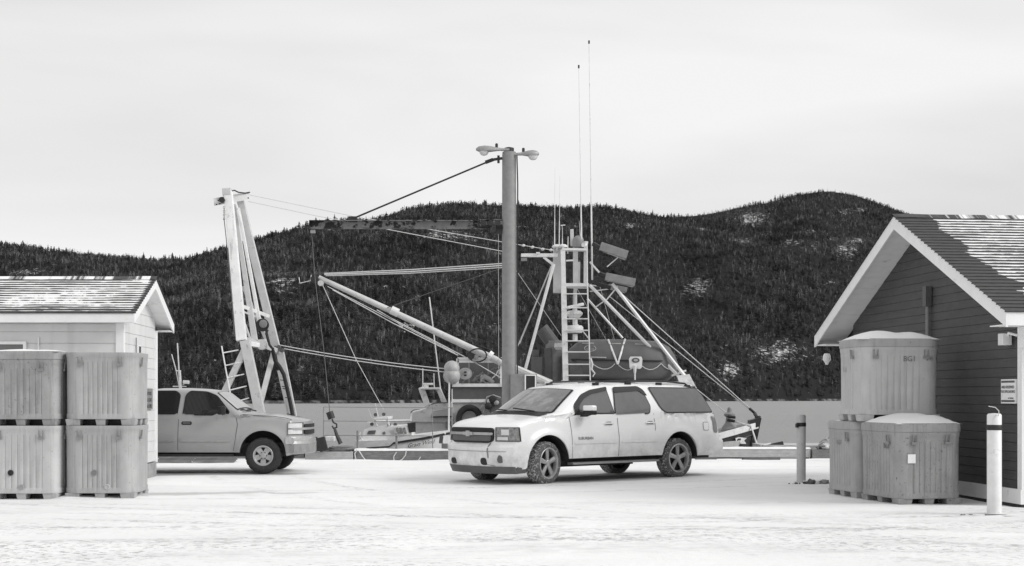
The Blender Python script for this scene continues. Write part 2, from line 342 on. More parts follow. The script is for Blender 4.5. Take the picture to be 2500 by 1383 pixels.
def build_hills():
    pxs = list(np.arange(-2600, 5201, 26)); ts = [-.05, 0]+list(np.linspace(.01, 1, 54))+[1.15, 1.5, 2.1]
    v = []; f = []; sn = []
    for px in pxs:
        for t in ts:
            p = hill_pt(px, t); v.append(p); sn.append(snow_at(p) if -300 < px < 2900 else 0)
    k = len(ts)
    for i in range(len(pxs)-1):
        for j in range(k-1): f.append((i*k+j, (i+1)*k+j, (i+1)*k+j+1, i*k+j+1))
    mb = MB(); mb.v = v; mb.f = f; o = mb.build('hills', mat_hill(), loc=(0, 0, 0), fix=False, smooth=60)
    at = o.data.attributes.new('snow', 'FLOAT', 'POINT'); at.data.foreach_set('value', sn)
    o['kind'] = 'structure'
    tree_scatter()
def spruce(seed, dark):
    rnd = random.Random(seed); mb = MB()
    mb.tube([(0, 0, 0), (0, 0, .96)], .018, 4, .004)
    k = 6; n = 6; fat = rnd.uniform(.8, 1.5)
    for i in range(k):
        z = .12+.80*i/(k-1); r = .30*fat*(1-i/(k-.2))**.8*rnd.uniform(.5, 1.4)+.02; b = len(mb.v)
        mb.v.append(Vector((0, 0, z+.17))); a0 = rnd.uniform(0, 6)
        for j in range(n*2):
            t = a0+math.pi*j/n; rr = r*(1.0 if j % 2 == 0 else .35)*rnd.uniform(.5, 1.3)
            mb.v.append(Vector((rr*math.cos(t), rr*math.sin(t), z-(.035 if j % 2 == 0 else -.02)+rnd.uniform(-.02, .02))))
        for j in range(n*2): mb.f.append((b, b+1+j, b+1+(j+1) % (n*2)))
    return mb
def bushy(seed):
    rnd = random.Random(seed); mb = MB(); mb.tube([(0, 0, 0), (0, 0, .5)], .02, 3, .01)
    for _ in range(70):     # loose leaf-sized flakes filling an uneven crown
        a = rnd.uniform(0, 6.28); z = rnd.uniform(.12, .98); R0 = .42*math.sin(math.pi*min(1, (z*.9+.08)))**.7*rnd.uniform(.5, 1.1); c = Vector((R0*math.cos(a), R0*math.sin(a), z)); q = rnd.uniform(.05, .11)
        b = len(mb.v)
        for k in range(4): mb.v.append(c+Vector((rnd.uniform(-q, q), rnd.uniform(-q, q), rnd.uniform(-q, q))))
        mb.f += [(b, b+1, b+2), (b, b+2, b+3), (b+1, b+2, b+3)]
    return mb
def birch(seed):
    rnd = random.Random(seed); mb = MB(); mb.tube([(0, 0, 0), (rnd.uniform(-.04, .04), 0, .5), (rnd.uniform(-.07, .07), 0, 1)], .014, 3, .004)
    for i in range(14):
        z = rnd.uniform(.2, .85); a = rnd.uniform(0, 6.28); L = rnd.uniform(.15, .4)*(1.2-z)
        mb.tube([(0, 0, z), (L*math.cos(a), L*math.sin(a), z+L*1.3)], .006, 3, .002)
    return mb
def mat_tree(name, lo, hi):
    m = bpy.data.materials.new(name); m.use_nodes = True; t = m.node_tree; n = t.nodes; l = t.links; b = n['Principled BSDF']; b.inputs['Roughness'].default_value = .85; b.inputs['Specular IOR Level'].default_value = .15
    oi = n.new('ShaderNodeObjectInfo'); r = n.new('ShaderNodeMapRange'); r.inputs['To Min'].default_value = lo; r.inputs['To Max'].default_value = hi; l.new(oi.outputs['Random'], r.inputs[0])
    q = n.new('ShaderNodeTexNoise'); q.inputs['Scale'].default_value = .022; q.inputs['Detail'].default_value = 5; q.inputs['Roughness'].default_value = .65; l.new(oi.outputs['Location'], q.inputs['Vector'])
    r2 = n.new('ShaderNodeMapRange'); r2.inputs['From Min'].default_value = .32; r2.inputs['From Max'].default_value = .68; r2.inputs['To Min'].default_value = .35; r2.inputs['To Max'].default_value = 1.6; l.new(q.outputs[0], r2.inputs[0])
    mm = n.new('ShaderNodeMath'); mm.operation = 'MULTIPLY'; l.new(r.outputs[0], mm.inputs[0]); l.new(r2.outputs[0], mm.inputs[1]); l.new(mm.outputs[0], b.inputs['Base Color']); return m
def tree_scatter():
    rnd = random.Random(3); mt = mat_tree('spruce_needles', .018, .085); mb_ = mat_tree('birch_bark', .14, .36)
    protos = [('spruce', spruce(i, 0), mt) for i in range(4)]+[('birch', birch(i+20), mb_) for i in range(3)]+[('spruce', bushy(i+50), mt) for i in range(3)]
    pts = [[] for _ in protos]; scl = [[] for _ in protos]
    NT = 125000
    for i in range(NT):
        px = rnd.uniform(-250, 2750) if i > 9000 else rnd.choice([rnd.uniform(-2400, -250), rnd.uniform(2750, 5000)])
        t = rnd.random()**.9 if rnd.random() > .06 else rnd.uniform(.97, 1.03)
        t = max(t, .006)
        p = hill_pt(px, t)
        s = snow_at(p)
        if s > .05 and rnd.random() < s*4.6: continue
        thin = noise.noise(Vector((p.x*.03, p.y*.02, 40)))
        if rnd.random() < .18+.5*max(thin, 0): continue
        clump = noise.noise(Vector((p.x*.012, p.y*.008, 0)))
        if rnd.random() < .16+.20*max(clump, 0): k = 4+rnd.randrange(3); h = rnd.uniform(2.5, 5.5)
        elif rnd.random() < .55+.9*noise.noise(Vector((p.x*.007, p.y*.006, 70))): k = 7+rnd.randrange(3); h = rnd.uniform(1.6, 3.6)*(1+.5*clump)
        else: k = rnd.randrange(4); h = (rnd.uniform(1.5, 3.8) if rnd.random() < .8 else rnd.uniform(3.5, 5.6))*(1+.7*clump)
        if t > .95: h *= rnd.uniform(.5, 1.35)
        pts[k].append((p.x, p.y, p.z-.3)); scl[k].append(h)
    for i, (nm, mb, m) in enumerate(protos):
        src = mb.build(nm+'_shape', m, parent=None, loc=(0, 0, 0), fix=False); COL.objects.unlink(src)
        me = bpy.data.meshes.new('forest'); me.from_pydata(pts[i], [], [])
        a = me.attributes.new('hh', 'FLOAT', 'POINT'); a.data.foreach_set('value', scl[i])
        o = bpy.data.objects.new('spruce_forest' if nm == 'spruce' else 'bare_birch_stand', me); COL.objects.link(o); o['kind'] = 'stuff'
        o['label'] = 'dense dark spruce forest covering the hills beyond the water' if nm == 'spruce' else 'pale bare birch trunks scattered through the spruce forest'
        g = bpy.data.node_groups.new('scatter', 'GeometryNodeTree'); g.interface.new_socket('Geometry', in_out='INPUT', socket_type='NodeSocketGeometry'); g.interface.new_socket('Geometry', in_out='OUTPUT', socket_type='NodeSocketGeometry')
        n = g.nodes; l = g.links; gi = n.new('NodeGroupInput'); go = n.new('NodeGroupOutput'); io = n.new('GeometryNodeInstanceOnPoints'); ob = n.new('GeometryNodeObjectInfo'); ob.inputs['As Instance'].default_value = True; ob.inputs[0].default_value = src
        na = n.new('GeometryNodeInputNamedAttribute'); na.data_type = 'FLOAT'; na.inputs['Name'].default_value = 'hh'
        rv = n.new('FunctionNodeRandomValue'); rv.data_type = 'FLOAT_VECTOR'; rv.inputs[0].default_value = (-.06, -.06, 0); rv.inputs[1].default_value = (.06, .06, 6.28)
        l.new(gi.outputs[0], io.inputs['Points']); l.new(ob.outputs['Geometry'], io.inputs['Instance']); l.new(na.outputs['Attribute'], io.inputs['Scale']); l.new(rv.outputs[0], io.inputs['Rotation']); l.new(io.outputs[0], go.inputs[0])
        md = o.modifiers.new('scatter', 'NODES'); md.node_group = g
build_hills()
def struct(o): o['kind'] = 'structure'; return o
mb = MB(); mb.add([(-9000, 20, ZW), (9000, 20, ZW), (9000, 12000, ZW), (-9000, 12000, ZW)], [(0, 1, 2, 3)]); struct(mb.build('water', mat_water(), loc=(0, 0, 0), fix=False))
EDGE = 36.0
mb = MB(); mb.box((-300, -300, -6), (300, EDGE, -.02)); struct(mb.build('wharf', concrete, loc=(0, 0, 0)))
def ground_h(x, y):
    h = .010*noise.noise(Vector((x*.8, y*.8, 0)))+.006*noise.noise(Vector((x*3, y*3, 5)))+.012
    g = lambda cx, cy, rx, ry, a: a*math.exp(-((x-cx)/rx)**2-((y-cy)/ry)**2)
    if 33 < y: h += .045*math.exp(-((y-34.4)/.5)**2)*(1+1.2*noise.noise(Vector((x*.6, 7, 0))))-.03*math.exp(-((y-35.3)/.5)**2)   # ploughed snow against the kerb timbers
    h += g(-6.2, 26.2, .7, 1.4, .06)+g(6.75, 19.2, .5, 1.0, .05)+g(6.2, 20.0, .5, .3, .05)
    h += .05*math.exp(-((y-(22.35+(x+6)*.35))/.25)**2)*(1 if -7 < x < -4 else 0)
    # wheel ruts
    for k in (0, 1.7): h -= .012*math.exp(-((y-(17.2+k+.12*x+.010*x*x))/.16)**2)
    return h
xs = [-300, -120, -40, -20]+list(np.arange(-11, 11.01, .17))+[20, 40, 120, 300]; ys = [-300, -60, -10, 6, 11]+list(np.arange(12.5, 35.9, .17))+[EDGE]
v = [(x, y, ground_h(x, y)) for x in xs for y in ys]; k = len(ys)
mb = MB(); mb.v = [Vector(p) for p in v]; mb.f = [(i*k+j, (i+1)*k+j, (i+1)*k+j+1, i*k+j+1) for i in range(len(xs)-1) for j in range(k-1)]
struct(mb.build('ground', mat_ground(), loc=(0, 0, 0), fix=False, smooth=60))

# ------------------------------------------------------------------ buildings
def building(name, label, C0, ex, ey, s, G, L, ov_g, ov_e, z_eave, z_ridge, fh, board_h, wallm, trim, roofm, base_m, fascia_h, base_h):
    """gable at local x=0 facing s*x, building runs to -s*L; local y = along the gable, away from the camera"""
    root = thing(name, label, 'building', loc=(C0[0], C0[1], 0)); ex = Vector((ex[0], ex[1], 0)); ey = Vector((ey[0], ey[1], 0))
    def T(x, y, z): return Vector((C0[0], C0[1], 0))+ex*x+ey*y+Vector((0, 0, z))
    def bx(m, x0, x1, y0, y1, z0, z1):
        m.hexa([T(x0, y0, z0), T(x1, y0, z0), T(x1, y1, z0), T(x0, y1, z0), T(x0, y0, z1), T(x1, y0, z1), T(x1, y1, z1), T(x0, y1, z1)]); return m
    mid = G/2; ye0, ye1 = -ov_e, G+ov_e
    slope = (z_ridge-z_eave)/(mid+ov_e)                       # outer top surface
    def ztop(y): return z_ridge-abs(y-mid)*slope
    th = .10                                                   # roof deck thickness
    xi = -s*.06
    # inner wall body (pentagon prism) and foundation
    m = MB(); zs = ztop(0)-th-.03
    pent = [(0.05, .02), (G-.05, .02), (G-.05, zs), (mid, ztop(mid)-th-.03), (0.05, zs)]
    m.add([T(-s*.05, y, z) for y, z in pent]+[T(-s*L, y, z) for y, z in pent], [(0, 1, 2, 3, 4), (9, 8, 7, 6, 5)]+[(i, (i+1) % 5, 5+(i+1) % 5, 5+i) for i in range(5)])
    m.build('wall', wallm, root)
    m = MB(); bx(m, *sorted((-s*(L+.02), s*.015)), -.02, G+.02, -.05, base_h); m.build('foundation', base_m, root)
    # gable boards, each with a proud lower edge
    zz = base_h+.02; zsoff = z_eave-fascia_h*0-.0
    first = None
    while zz < z_ridge-.3:
        z1 = min(zz+board_h, z_ridge-.2); 
        def yl(z):
            q = mid-(z_ridge-th-.02-z)/slope
            return max(.10, q)
        a0, a1 = yl(zz), yl(z1)
        if mid-a0 > .05:
            j = random.uniform(-.0015, .0015); m = MB()
            xa, xb, xc = s*(.016+j), s*.009, -s*.045
            m.hexa([T(xc, a0, zz+.004), T(xa, a0, zz+.004), T(xa, G-a0, zz+.004), T(xc, G-a0, zz+.004), T(xc, a1, z1), T(xb, a1, z1), T(xb, G-a1, z1), T(xc, G-a1, z1)])
            m.build('siding_board', wallm, root)
        zz += board_h
    # front boards
    zf1 = z_eave-fascia_h
    zz = base_h+.02
    while zz < zf1-.01:
        z1 = min(zz+board_h, zf1); m = MB(); j = random.uniform(-.0015, .0015)
        x0, x1 = sorted((-s*.10, -s*L))
        m.hexa([T(x0, -.019+j, zz+.004), T(x1, -.019+j, zz+.004), T(x1, .045, zz+.004), T(x0, .045, zz+.004), T(x0, -.008, z1), T(x1, -.008, z1), T(x1, .045, z1), T(x0, .045, z1)])
        m.build('siding_board', wallm, root); zz += board_h
    # corner boards
    for y0, y1 in ((-.035, .10), (G-.10, G+.035)):
        m = MB(); bx(m, *sorted((-s*.10, s*.036)), y0, y1, base_h, zf1 if y0 < 1 else zf1); m.build('corner_board', trim, root)
    # base trim on the gable
    # roof decks
    xo = s*ov_g
    for sg in (0, 1):
        ya, yb = (ye0, mid) if sg == 0 else (ye1, mid)
        m = MB(); za, zb = ztop(ya), ztop(yb)
        pts = []
        ydk = ya+(.034 if sg == 0 else -.034); zdk = ztop(ydk)
        for (y, z) in ((ydk, zdk-th), (yb, zb-th), (yb, zb-.012), (ydk, zdk-.012)): pts.append((y, z))
        m.add([T(xo-s*.02, y, z) for y, z in pts]+[T(-s*(L+.3), y, z) for y, z in pts], [(0, 1, 2, 3), (7, 6, 5, 4)]+[(i, (i+1) % 4, 4+(i+1) % 4, 4+i) for i in range(4)])
        m.build('roof_deck', greyd, root)
        # shingle courses
        run = math.hypot(yb-ya, zb-za); nc = int(round(run/.145)); cw = run/nc; dy, dz = (yb-ya)/run, (zb-za)/run; ny, nz = -dz*(1 if sg == 0 else 1), dy
        if sg == 1: ny, nz = dz, -dy
        if nz < 0: ny, nz = -ny, -nz
        if sg == 1 and not (name == 'x'): nseg = 1
        for c in range(nc):
            m = MB(); uv = []; Lx = L+.3; st = .5 if sg == 0 else Lx
            q0, q1 = c*cw-.02, (c+1)*cw-.005
            nx_ = int(Lx/st)+1; rows = [(q0, -.004, 0.0), (q0, .022, 0.0), (q0+(q1-q0)*.5, .015, .5), (q1, .006, 1.0)]
            for i in range(nx_+1):
                u = min(i*st, Lx+ov_g+.03); wob = random.uniform(-.004, .004)
                for (q, h, cv) in rows:
                    m.v.append(T(xo+s*.03-s*u, ya+dy*(q+wob)+ny*h, za+dz*(q+wob)+nz*h)); uv.append((u, q if cv else q, cv))
            for i in range(nx_):
                for r in range(3): m.f.append((i*4+r, (i+1)*4+r, (i+1)*4+r+1, i*4+r+1))
            m.build('shingle_course', roofm, root, uv=uv, fix=False)
        # rake board and soffit of the gable overhang
        m = MB(); t_ = .03
        pts = [(ya, za-.0), (yb, zb-.0), (yb, zb-fascia_h*1.12), (ya, za-fascia_h*1.12)]
        m.add([T(xo, y, z) for y, z in pts]+[T(xo-s*t_, y, z) for y, z in pts], [(0, 1, 2, 3), (7, 6, 5, 4)]+[(i, (i+1) % 4, 4+(i+1) % 4, 4+i) for i in range(4)])
        m.build('rake_board', trim, root)
        npn = int(run/.2)
        for i in range(npn):
            q0, q1 = run*i/npn+.004, run*(i+1)/npn-.004; m = MB()
            pts = [(ya+dy*q0, za+dz*q0-th-.03), (ya+dy*q1, za+dz*q1-th-.03), (ya+dy*q1, za+dz*q1-th-.005), (ya+dy*q0, za+dz*q0-th-.005)]
            m.add([T(xo-s*t_, y, z) for y, z in pts]+[T(-s*.04, y, z) for y, z in pts], [(0, 1, 2, 3), (7, 6, 5, 4)]+[(k, (k+1) % 4, 4+(k+1) % 4, 4+k) for k in range(4)])
            m.build('soffit_panel', trim, root)
        # eave fascia, boxed return
        yf = (ye0, ye0+.03) if sg == 0 else (ye1-.03, ye1)
        m = MB(); bx(m, *sorted((xo-s*.031, -s*(L+.3))), yf[0], yf[1], z_eave-fascia_h, z_eave-.01); m.build('fascia', trim, root)
        m = MB(); yy = (ye0+.03, -.031) if sg == 0 else (G+.031, ye1-.03)
        bx(m, *sorted((xo-s*.031, -s*(L+.3))), yy[0], yy[1], z_eave-fascia_h+.004, z_eave-fascia_h+.02); m.build('soffit', trim, root)
    m = MB()
    nr = int(L/.3)
    m = MB(); uv = []
    for i in range(nr+2):
        for (y, z) in ((mid-.13, ztop(mid-.13)+.028), (mid, z_ridge+.045), (mid+.13, ztop(mid+.13)+.028)):
            m.v.append(T(xo+s*.03-s*i*.3, y, z+random.uniform(-.004, .006))); uv.append((i*.3, 3.3, .25))
    for i in range(nr+1):
        for r in range(2): m.f.append((i*3+r, (i+1)*3+r, (i+1)*3+r+1, i*3+r+1))
    m.build('ridge_cap', roofm, root, uv=uv, fix=False)
    return root, T, bx

roofL = mat_roof('left_shed_shingles', .05, .55, (.02, .12, .1), 3.0, 1.02)
roofR = mat_roof('right_shed_shingles', -.02, .52, (.55, .65, .9), 11.0, .74)
shedL, TL, bxL = building('clapboard_shed', 'white clapboard shed at the left with patchy snow on its shingle roof', (-6.83, 24.9), (1, 0), (-.0634, .998), 1, 3.15, 9.5, .30, .40, 3.03, 3.78, 0, .2, vinyl, trimw, roofL, concrete, .16, .30)
shedR, TR, bxR = building('clapboard_shed', 'dark clapboard building at the right with white eaves and snow-striped shingle roof', (7.26, 20.2), (.994, .11), (-.11, .994), -1, 7.0, 10, .54, .60, 2.76, 4.58, 0, .135, bluesd, trimw, roofR, concrete, .19, .10)
# base skirt of the right building
m = MB(); bxR(m, -.06, .0, -.05, 7.05, .06, .27); m.build('base_board', trimw, shedR)
m = MB(); bxR(m, -.05, .1, -.05, 7.05, -.02, .06); m.build('sill', darkm, shedR)
# vent box with conduit on the gable
m = MB(); bxR(m, -.13, -.03, 3.15, 3.29, 3.07, 3.40); m.build('conduit_head', greyd, shedR)
m = MB(); m.tube([TR(-.07, 3.22, 3.08), TR(-.07, 3.22, .3)], .035, 8); m.build('conduit', greym, shedR, smooth=40)
# eave brackets and lamp at the near and far corners
for y in (-.08, 7.10):
    m = MB(); bxR(m, -.12, .03, y-.22, y+.0, 2.28, 2.57); m.build('downspout_box', trimw, shedR)
m = MB(); bxR(m, -.18, -.04, .26, .42, 2.33, 2.50); m.build('wall_lamp', offwhite, shedR, bevel=.01)
m = MB(); m.tube([TR(-.06, .36, 2.42), TR(-.12, .20, 2.5), TR(-.06, .05, 2.46)], .02, 6); m.build('lamp_arm', trimw, shedR)
m = MB(); m.lathe([(.05, 0), (.075, .05), (.08, .12), (.05, .16), (.02, .22)][::-1], TR(-.35, 7.42, 2.42), (0, 0, -1), 12); m.build('finial', trimw, shedR, smooth=40)
# left shed window and openings
def window(root, bxf, T, x0, x1, y, z0, z1, name='window'):
    m = MB(); w = .05
    for a in ((x0-w, x1+w, z1, z1+w), (x0-w, x1+w, z0-w, z0), (x0-w, x0, z0, z1), (x1, x1+w, z0, z1)): bxf(m, a[0], a[1], y-.05, y, a[2], a[3])
    f = m.build(name, trimw, root); m = MB(); bxf(m, x0, x1, y-.02, y-.012, z0, z1); m.build('pane', glassd, f); return f
window(shedL, bxL, TL, -3.2, -1.71, -.03, 2.36, 2.50)
m = MB(); bxL(m, -1.46, -1.44, -.05, -.02, 2.30, 2.62); m.build('trim_strip', trimw, shedL)
m = MB(); bxL(m, .02, .065, 1.12, 1.40, 2.29, 2.53); q = m.build('window', trimw, shedL)
m = MB(); bxL(m, .066, .070, 1.17, 1.36, 2.31, 2.51); m.build('pane', glassd, q)
m = MB(); m.tube([TL(.05, 1.0, 2.66), TL(.05, 1.0, 2.2)], .012, 6); m.build('cable', greym, shedL)

# notice boards
def text(s, size, m, parent, loc, ex, ey, name='lettering', align='CENTER', depth=.001, shear=0, label=None):
    cu = bpy.data.curves.new(name, 'FONT'); cu.body = s; cu.size = size; cu.align_x = align; cu.align_y = 'CENTER'; cu.extrude = depth; cu.shear = shear; cu.resolution_u = 3
    t = bpy.data.objects.new(name, cu); COL.objects.link(t); bpy.context.view_layer.update()
    me = bpy.data.meshes.new_from_object(t.evaluated_get(bpy.context.evaluated_depsgraph_get())); bpy.data.objects.remove(t)
    ex = Vector(ex).normalized(); ey = Vector(ey).normalized(); ez = ex.cross(ey)
    M = Matrix(((ex.x, ey.x, ez.x, loc[0]), (ex.y, ey.y, ez.y, loc[1]), (ex.z, ey.z, ez.z, loc[2]), (0, 0, 0, 1)))
    me.transform(M)
    if parent is not None: me.transform(Matrix.Translation(-org(parent)))
    me.materials.clear(); me.materials.append(m); o = bpy.data.objects.new(name, me); COL.objects.link(o); o.parent = parent
    if label: o['label'] = label
    return o
sg = thing('wall_sign', 'small white notice with dark bars reading area reserved, beside the building corner', 'sign', loc=TR(-.04, .36, 1.5))
m = MB(); bxR(m, -.055, -.020, .13, .58, 1.49, 1.84); m.build('frame', trimw, sg)
m = MB(); bxR(m, -.058, -.055, .145, .565, 1.51, 1.54); bxR(m, -.058, -.055, .145, .565, 1.79, 1.82); m.build('border_bars', greyd, sg)
eyv = Vector((-.11, .994, 0)); up = Vector((0, 0, 1)); exv = -eyv
for s_, z_, h_ in (('AREA RESERVED', 1.725, .056), ('FOR OFFLOADING', 1.66, .054)):
    text(s_, h_, lettering, sg, TR(-.060, .355, z_), exv, up)
text('NO PARKING', .028, lettering, sg, TR(-.060, .26, 1.565), exv, up)
sv = thing('wall_sign', 'narrow grey weathered placard screwed to the white end wall beside the pickup', 'sign', loc=TL(.05, 2.3, 1.25))
m = MB(); bxL(m, .034, .046, 1.78, 2.62, 1.34, 1.74); m.build('board', greym, sv)
for i, tt in enumerate(('KEEP DOOR', 'AREA CLEAR', 'AT ALL TIMES')): text(tt, .10, lettering, sv, TL(.048, 2.2, 1.64-i*.12), (-.0634, .998, 0), up)

# ------------------------------------------------------------------ insulated fish bins
def rr(w, d, r, ngx, ngy, groove):
    """rounded rectangle outline with vertical flutes; returns points ccw"""
    pts = []
    def side(a, b, n, cnt):
        a = Vector(a); b = Vector(b); L = (b-a).length; t = (b-a)/L
        q = [0]; 
        for k in range(cnt):
            c = L*(k+1)/(cnt+1); q += [c-.009, c-.004, c+.004, c+.009]
        q += [L]
        for i, x in enumerate(q):
            ins = groove if (i > 0 and i < len(q)-1 and (i-1) % 4 in (1, 2)) else 0
            p = a+t*x-Vector(n)*ins; pts.append((p.x, p.y))
    def arc(cx, cy, a0):
        for k in range(1, 6): t = R(a0+90*k/6); pts.append((cx+r*math.cos(t), cy+r*math.sin(t)))
    x, y = w/2, d/2
    side((-x+r, -y), (x-r, -y), (0, -1), ngx); arc(x-r, -y+r, -90)
    side((x, -y+r), (x, y-r), (1, 0), ngy); arc(x-r, y-r, 0)
    side((x-r, y), (-x+r, y), (0, 1), ngx); arc(-x+r, y-r, 90)
    side((-x, y-r), (-x, -y+r), (-1, 0), ngy); arc(-x+r, -y+r, 180)
    return pts
def fish_bin(label, loc, rotz, w, d, h, m, lid=True, ngx=9, ngy=8, snow=0, r=.16, group='insulated fish bins', plug=None, seed=0, lid_m=None):
    root = thing('fish_bin', label, 'fish bin', loc=loc, rotz=rotz, group=group, local=True)
    gr = .008; rings = []
    hl = h-(.13 if lid else 0)
    base = rr(w, d, r, ngx, ngy, 0); flu = rr(w, d, r, ngx, ngy, gr)
    def ring(pts, k, z): return [Vector((p[0]*k, p[1]*k, z)) for p in pts]
    prof = [(base, .985, .10), (base, .992, .105), (base, .992, .175), (flu, .978, .19), (flu, .988, hl-.16), (base, .994, hl-.13), (base, .997, hl-.07), (base, 1.006, hl-.06), (base, 1.008, hl)]
    mb = MB(); n = len(base)
    for pts, k, z in prof: mb.v += ring(pts, k, z)
    for i in range(len(prof)-1):
        for j in range(n): mb.f.append((i*n+j, i*n+(j+1) % n, (i+1)*n+(j+1) % n, (i+1)*n+j))
    mb.f.append(tuple(range(n))[::-1]); mb.f.append(tuple((len(prof)-1)*n+j for j in range(n)))
    mb.build('tub', m, root, smooth=35)
    if lid:
        mb = MB(); pr = [(1.0, hl+.001), (1.022, hl+.004), (1.025, hl+.09), (1.01, h-.008), (.985, h)]
        for k, z in pr: mb.v += ring(base, k, z)
        for i in range(len(pr)-1):
            for j in range(n): mb.f.append((i*n+j, i*n+(j+1) % n, (i+1)*n+(j+1) % n, (i+1)*n+j))
        mb.f.append(tuple(range(n))[::-1]); mb.f.append(tuple((len(pr)-1)*n+j for j in range(n)))
        mb.build('lid', lid_m or m, root, smooth=35)
    # feet: corner and middle blocks, fork pockets between
    for i, x in enumerate((-w/2+.14, 0, w/2-.14)):
        for j, y in enumerate((-d/2+.14, 0, d/2-.14)):
            a, b = (.115, .115) if (i != 1 or j != 1) else (.08, .08)
            if i == 1: a = .08
            if j == 1: b = .08
            q = .015; mb = MB(); mb.hexa([(x-a+q, y-b+q, 0), (x+a-q, y-b+q, 0), (x+a-q, y+b-q, 0), (x-a+q, y+b-q, 0), (x-a, y-b, .102), (x+a, y-b, .102), (x+a, y+b, .102), (x-a, y+b, .102)])
            mb.build('foot', m, root, bevel=.012)
    mb = MB(); mb.box((-w/2+.27, -d/2+.27, .004), (w/2-.27, d/2-.27, .101)); mb.build('pocket_shade_block', darkm, root)  # dark block stands in for the shade inside the fork pockets
    # latches at the corners
    for x, y, dx, dy in ((-w/2+.26, -d/2, 0, -1), (w/2-.26, -d/2, 0, -1), (w/2, -d/2+.28, 1, 0), (-w/2, -d/2+.28, -1, 0)):
        mb = MB(); z0 = hl-.17 if lid else hl-.20
        for o in (-.03, .03):
            cx, cy = x+(o if dy else 0), y+(o if dx else 0)
            mb.beam((cx+dx*.016, cy+dy*.016, z0), (cx+dx*.03, cy+dy*.03, z0+.13), .014, .014)
        mb.beam((x+dx*.02, y+dy*.02, z0-.01), (x+dx*.02, y+dy*.02, z0+.03), .09 if dy else .02, .02 if dy else .09)
        mb.build('latch', greym, root)
    if plug:
        for (x, z, mm) in plug:
            mb = MB(); mb.lathe([(.045, 0), (.045, .012), (.03, .016), (.03, .006), (.0, .006)], (x, -d/2*.985, z), (0, -1, 0), 14); mb.build('drain_plug', mm, root, smooth=40)
    if snow:
        rnd = random.Random(seed); N_ = 15; mb = MB(); bumps = [(rnd.uniform(-.3, .1)*w, rnd.uniform(-.1, .2)*d, .8), (rnd.uniform(.15, .32)*w, rnd.uniform(-.1, .1)*d, .6)]
        for i in range(N_+1):
            for j in range(N_+1):
                u, v_ = i/N_*2-1, j/N_*2-1; x, y = u*w/2*1.0, v_*d/2*1.0
                e = max(0, 1-max(abs(u), abs(v_))**4)*max(0, 1-(abs(u)*abs(v_))**3)
                bz = .45+.5*max(math.exp(-((x-bx_)/(.34*w))**2-((y-by_)/(.5*d))**2)*a for bx_, by_, a in bumps)
                mb.v.append(Vector((x, y, h-.012+snow*e*bz*1.25*(1+.12*noise.noise(Vector((x*4, y*4, seed)))))))
        mb.f = [(i*(N_+1)+j, (i+1)*(N_+1)+j, (i+1)*(N_+1)+j+1, i*(N_+1)+j+1) for i in range(N_) for j in range(N_)]
        mb.build('snow_cap', snowm, root, smooth=80, fix=False)
    return root
def px2w(px, D): return (px-1250)/F*D
GL = 'fish bins stacked in two columns before the white shed'
rz = R(2.0)
zL = 1.14; xr = px2w(260, 22.35); yr = 22.42
fish_bin('pale lower fish bin standing nearest the white end wall of the shed', (xr, yr, 0), rz, 1.12, 1.06, zL, plast, lid=False, ngx=8, r=.22, plug=[(.12, .20, plastl), (-.07, .42, greym)], group=GL)
fish_bin('lidless upper fish bin stacked nearest the white end wall of the shed', (xr-.005, yr+.02, zL), rz+R(1.2), 1.12, 1.06, 1.13, plast, lid=False, ngx=8, r=.22, group=GL)
xl = px2w(153, 21.95)-.60; yl_ = 22.35
fish_bin('lower fish bin cut by the left frame edge with a round drain plug', (xl, yl_, 0), R(-1), 1.17, 1.06, zL, plastl, lid=False, ngx=8, r=.15, plug=[(.02, .20, plast), (-.15, .42, darkm)], group=GL)
fish_bin('upper lidded fish bin cut by the left frame edge, under the shed window', (xl-.01, yl_+.02, zL), R(-1.5), 1.17, 1.06, 1.15, plastd, lid=True, ngx=8, r=.15, group=GL, snow=.05, seed=9)
GR = 'fish bins piled by the dark building'
# A behind, B in front, C on top
aB = math.atan2(.985, -.19)-math.pi/2
dB = Vector((-.19, .98, 0)).normalized(); pB = Vector((dB.y, -dB.x, 0))
nB = Vector((5.59, 20.62, 0)); cB = nB+dB*.66+pB*.52
binB = fish_bin('front lower fish bin by the dark building with humped snow on its lid', (cB.x, cB.y, 0), aB, 1.04, 1.32, 1.20, plastd, lid=True, ngx=7, ngy=9, snow=.15, seed=2, group=GR, r=.17)
nA = Vector((5.315, 22.02, 0)); cA = nA+dB*.56+pB*.62
binA = fish_bin('rear lower fish bin by the dark building, carrying the bin marked BG1', (cA.x, cA.y, 0), aB, 1.24, 1.12, 1.20, plast, lid=True, ngx=8, ngy=8, group=GR, r=.15, snow=.05, seed=5)
aC = R(5.7); cC = Vector((5.30, 21.72, 0))+Vector((math.cos(aC), math.sin(aC), 0))*.66+Vector((-math.sin(aC), math.cos(aC), 0))*.54
binC = fish_bin('topmost fish bin marked BG1 and 345 with a snow crown on its lid', (cC.x, cC.y, 1.21), aC, 1.32, 1.08, 1.27, plastl, lid=True, ngx=7, ngy=6, snow=.14, seed=4, group=GR, r=.25, lid_m=plast)
def onface(root, s, x, z, size, m, w_, d_, side='front', shear=0):
    if side == 'front': return text(s, size, m, root, (x, -d_/2*.995-.004, z), (1, 0, 0), (0, 0, 1), shear=shear)
    return text(s, size, m, root, (-w_/2*.995-.004, x, z), (0, -1, 0), (0, 0, 1), shear=shear)
onface(binC, 'BG1', .14, .955, .115, letterf, 1.32, 1.08)
onface(binC, '345', .46, .96, .085, letterf, 1.32, 1.08)
onface(binC, '1 21', .12, .80, .10, plast, 1.32, 1.08, 'left')
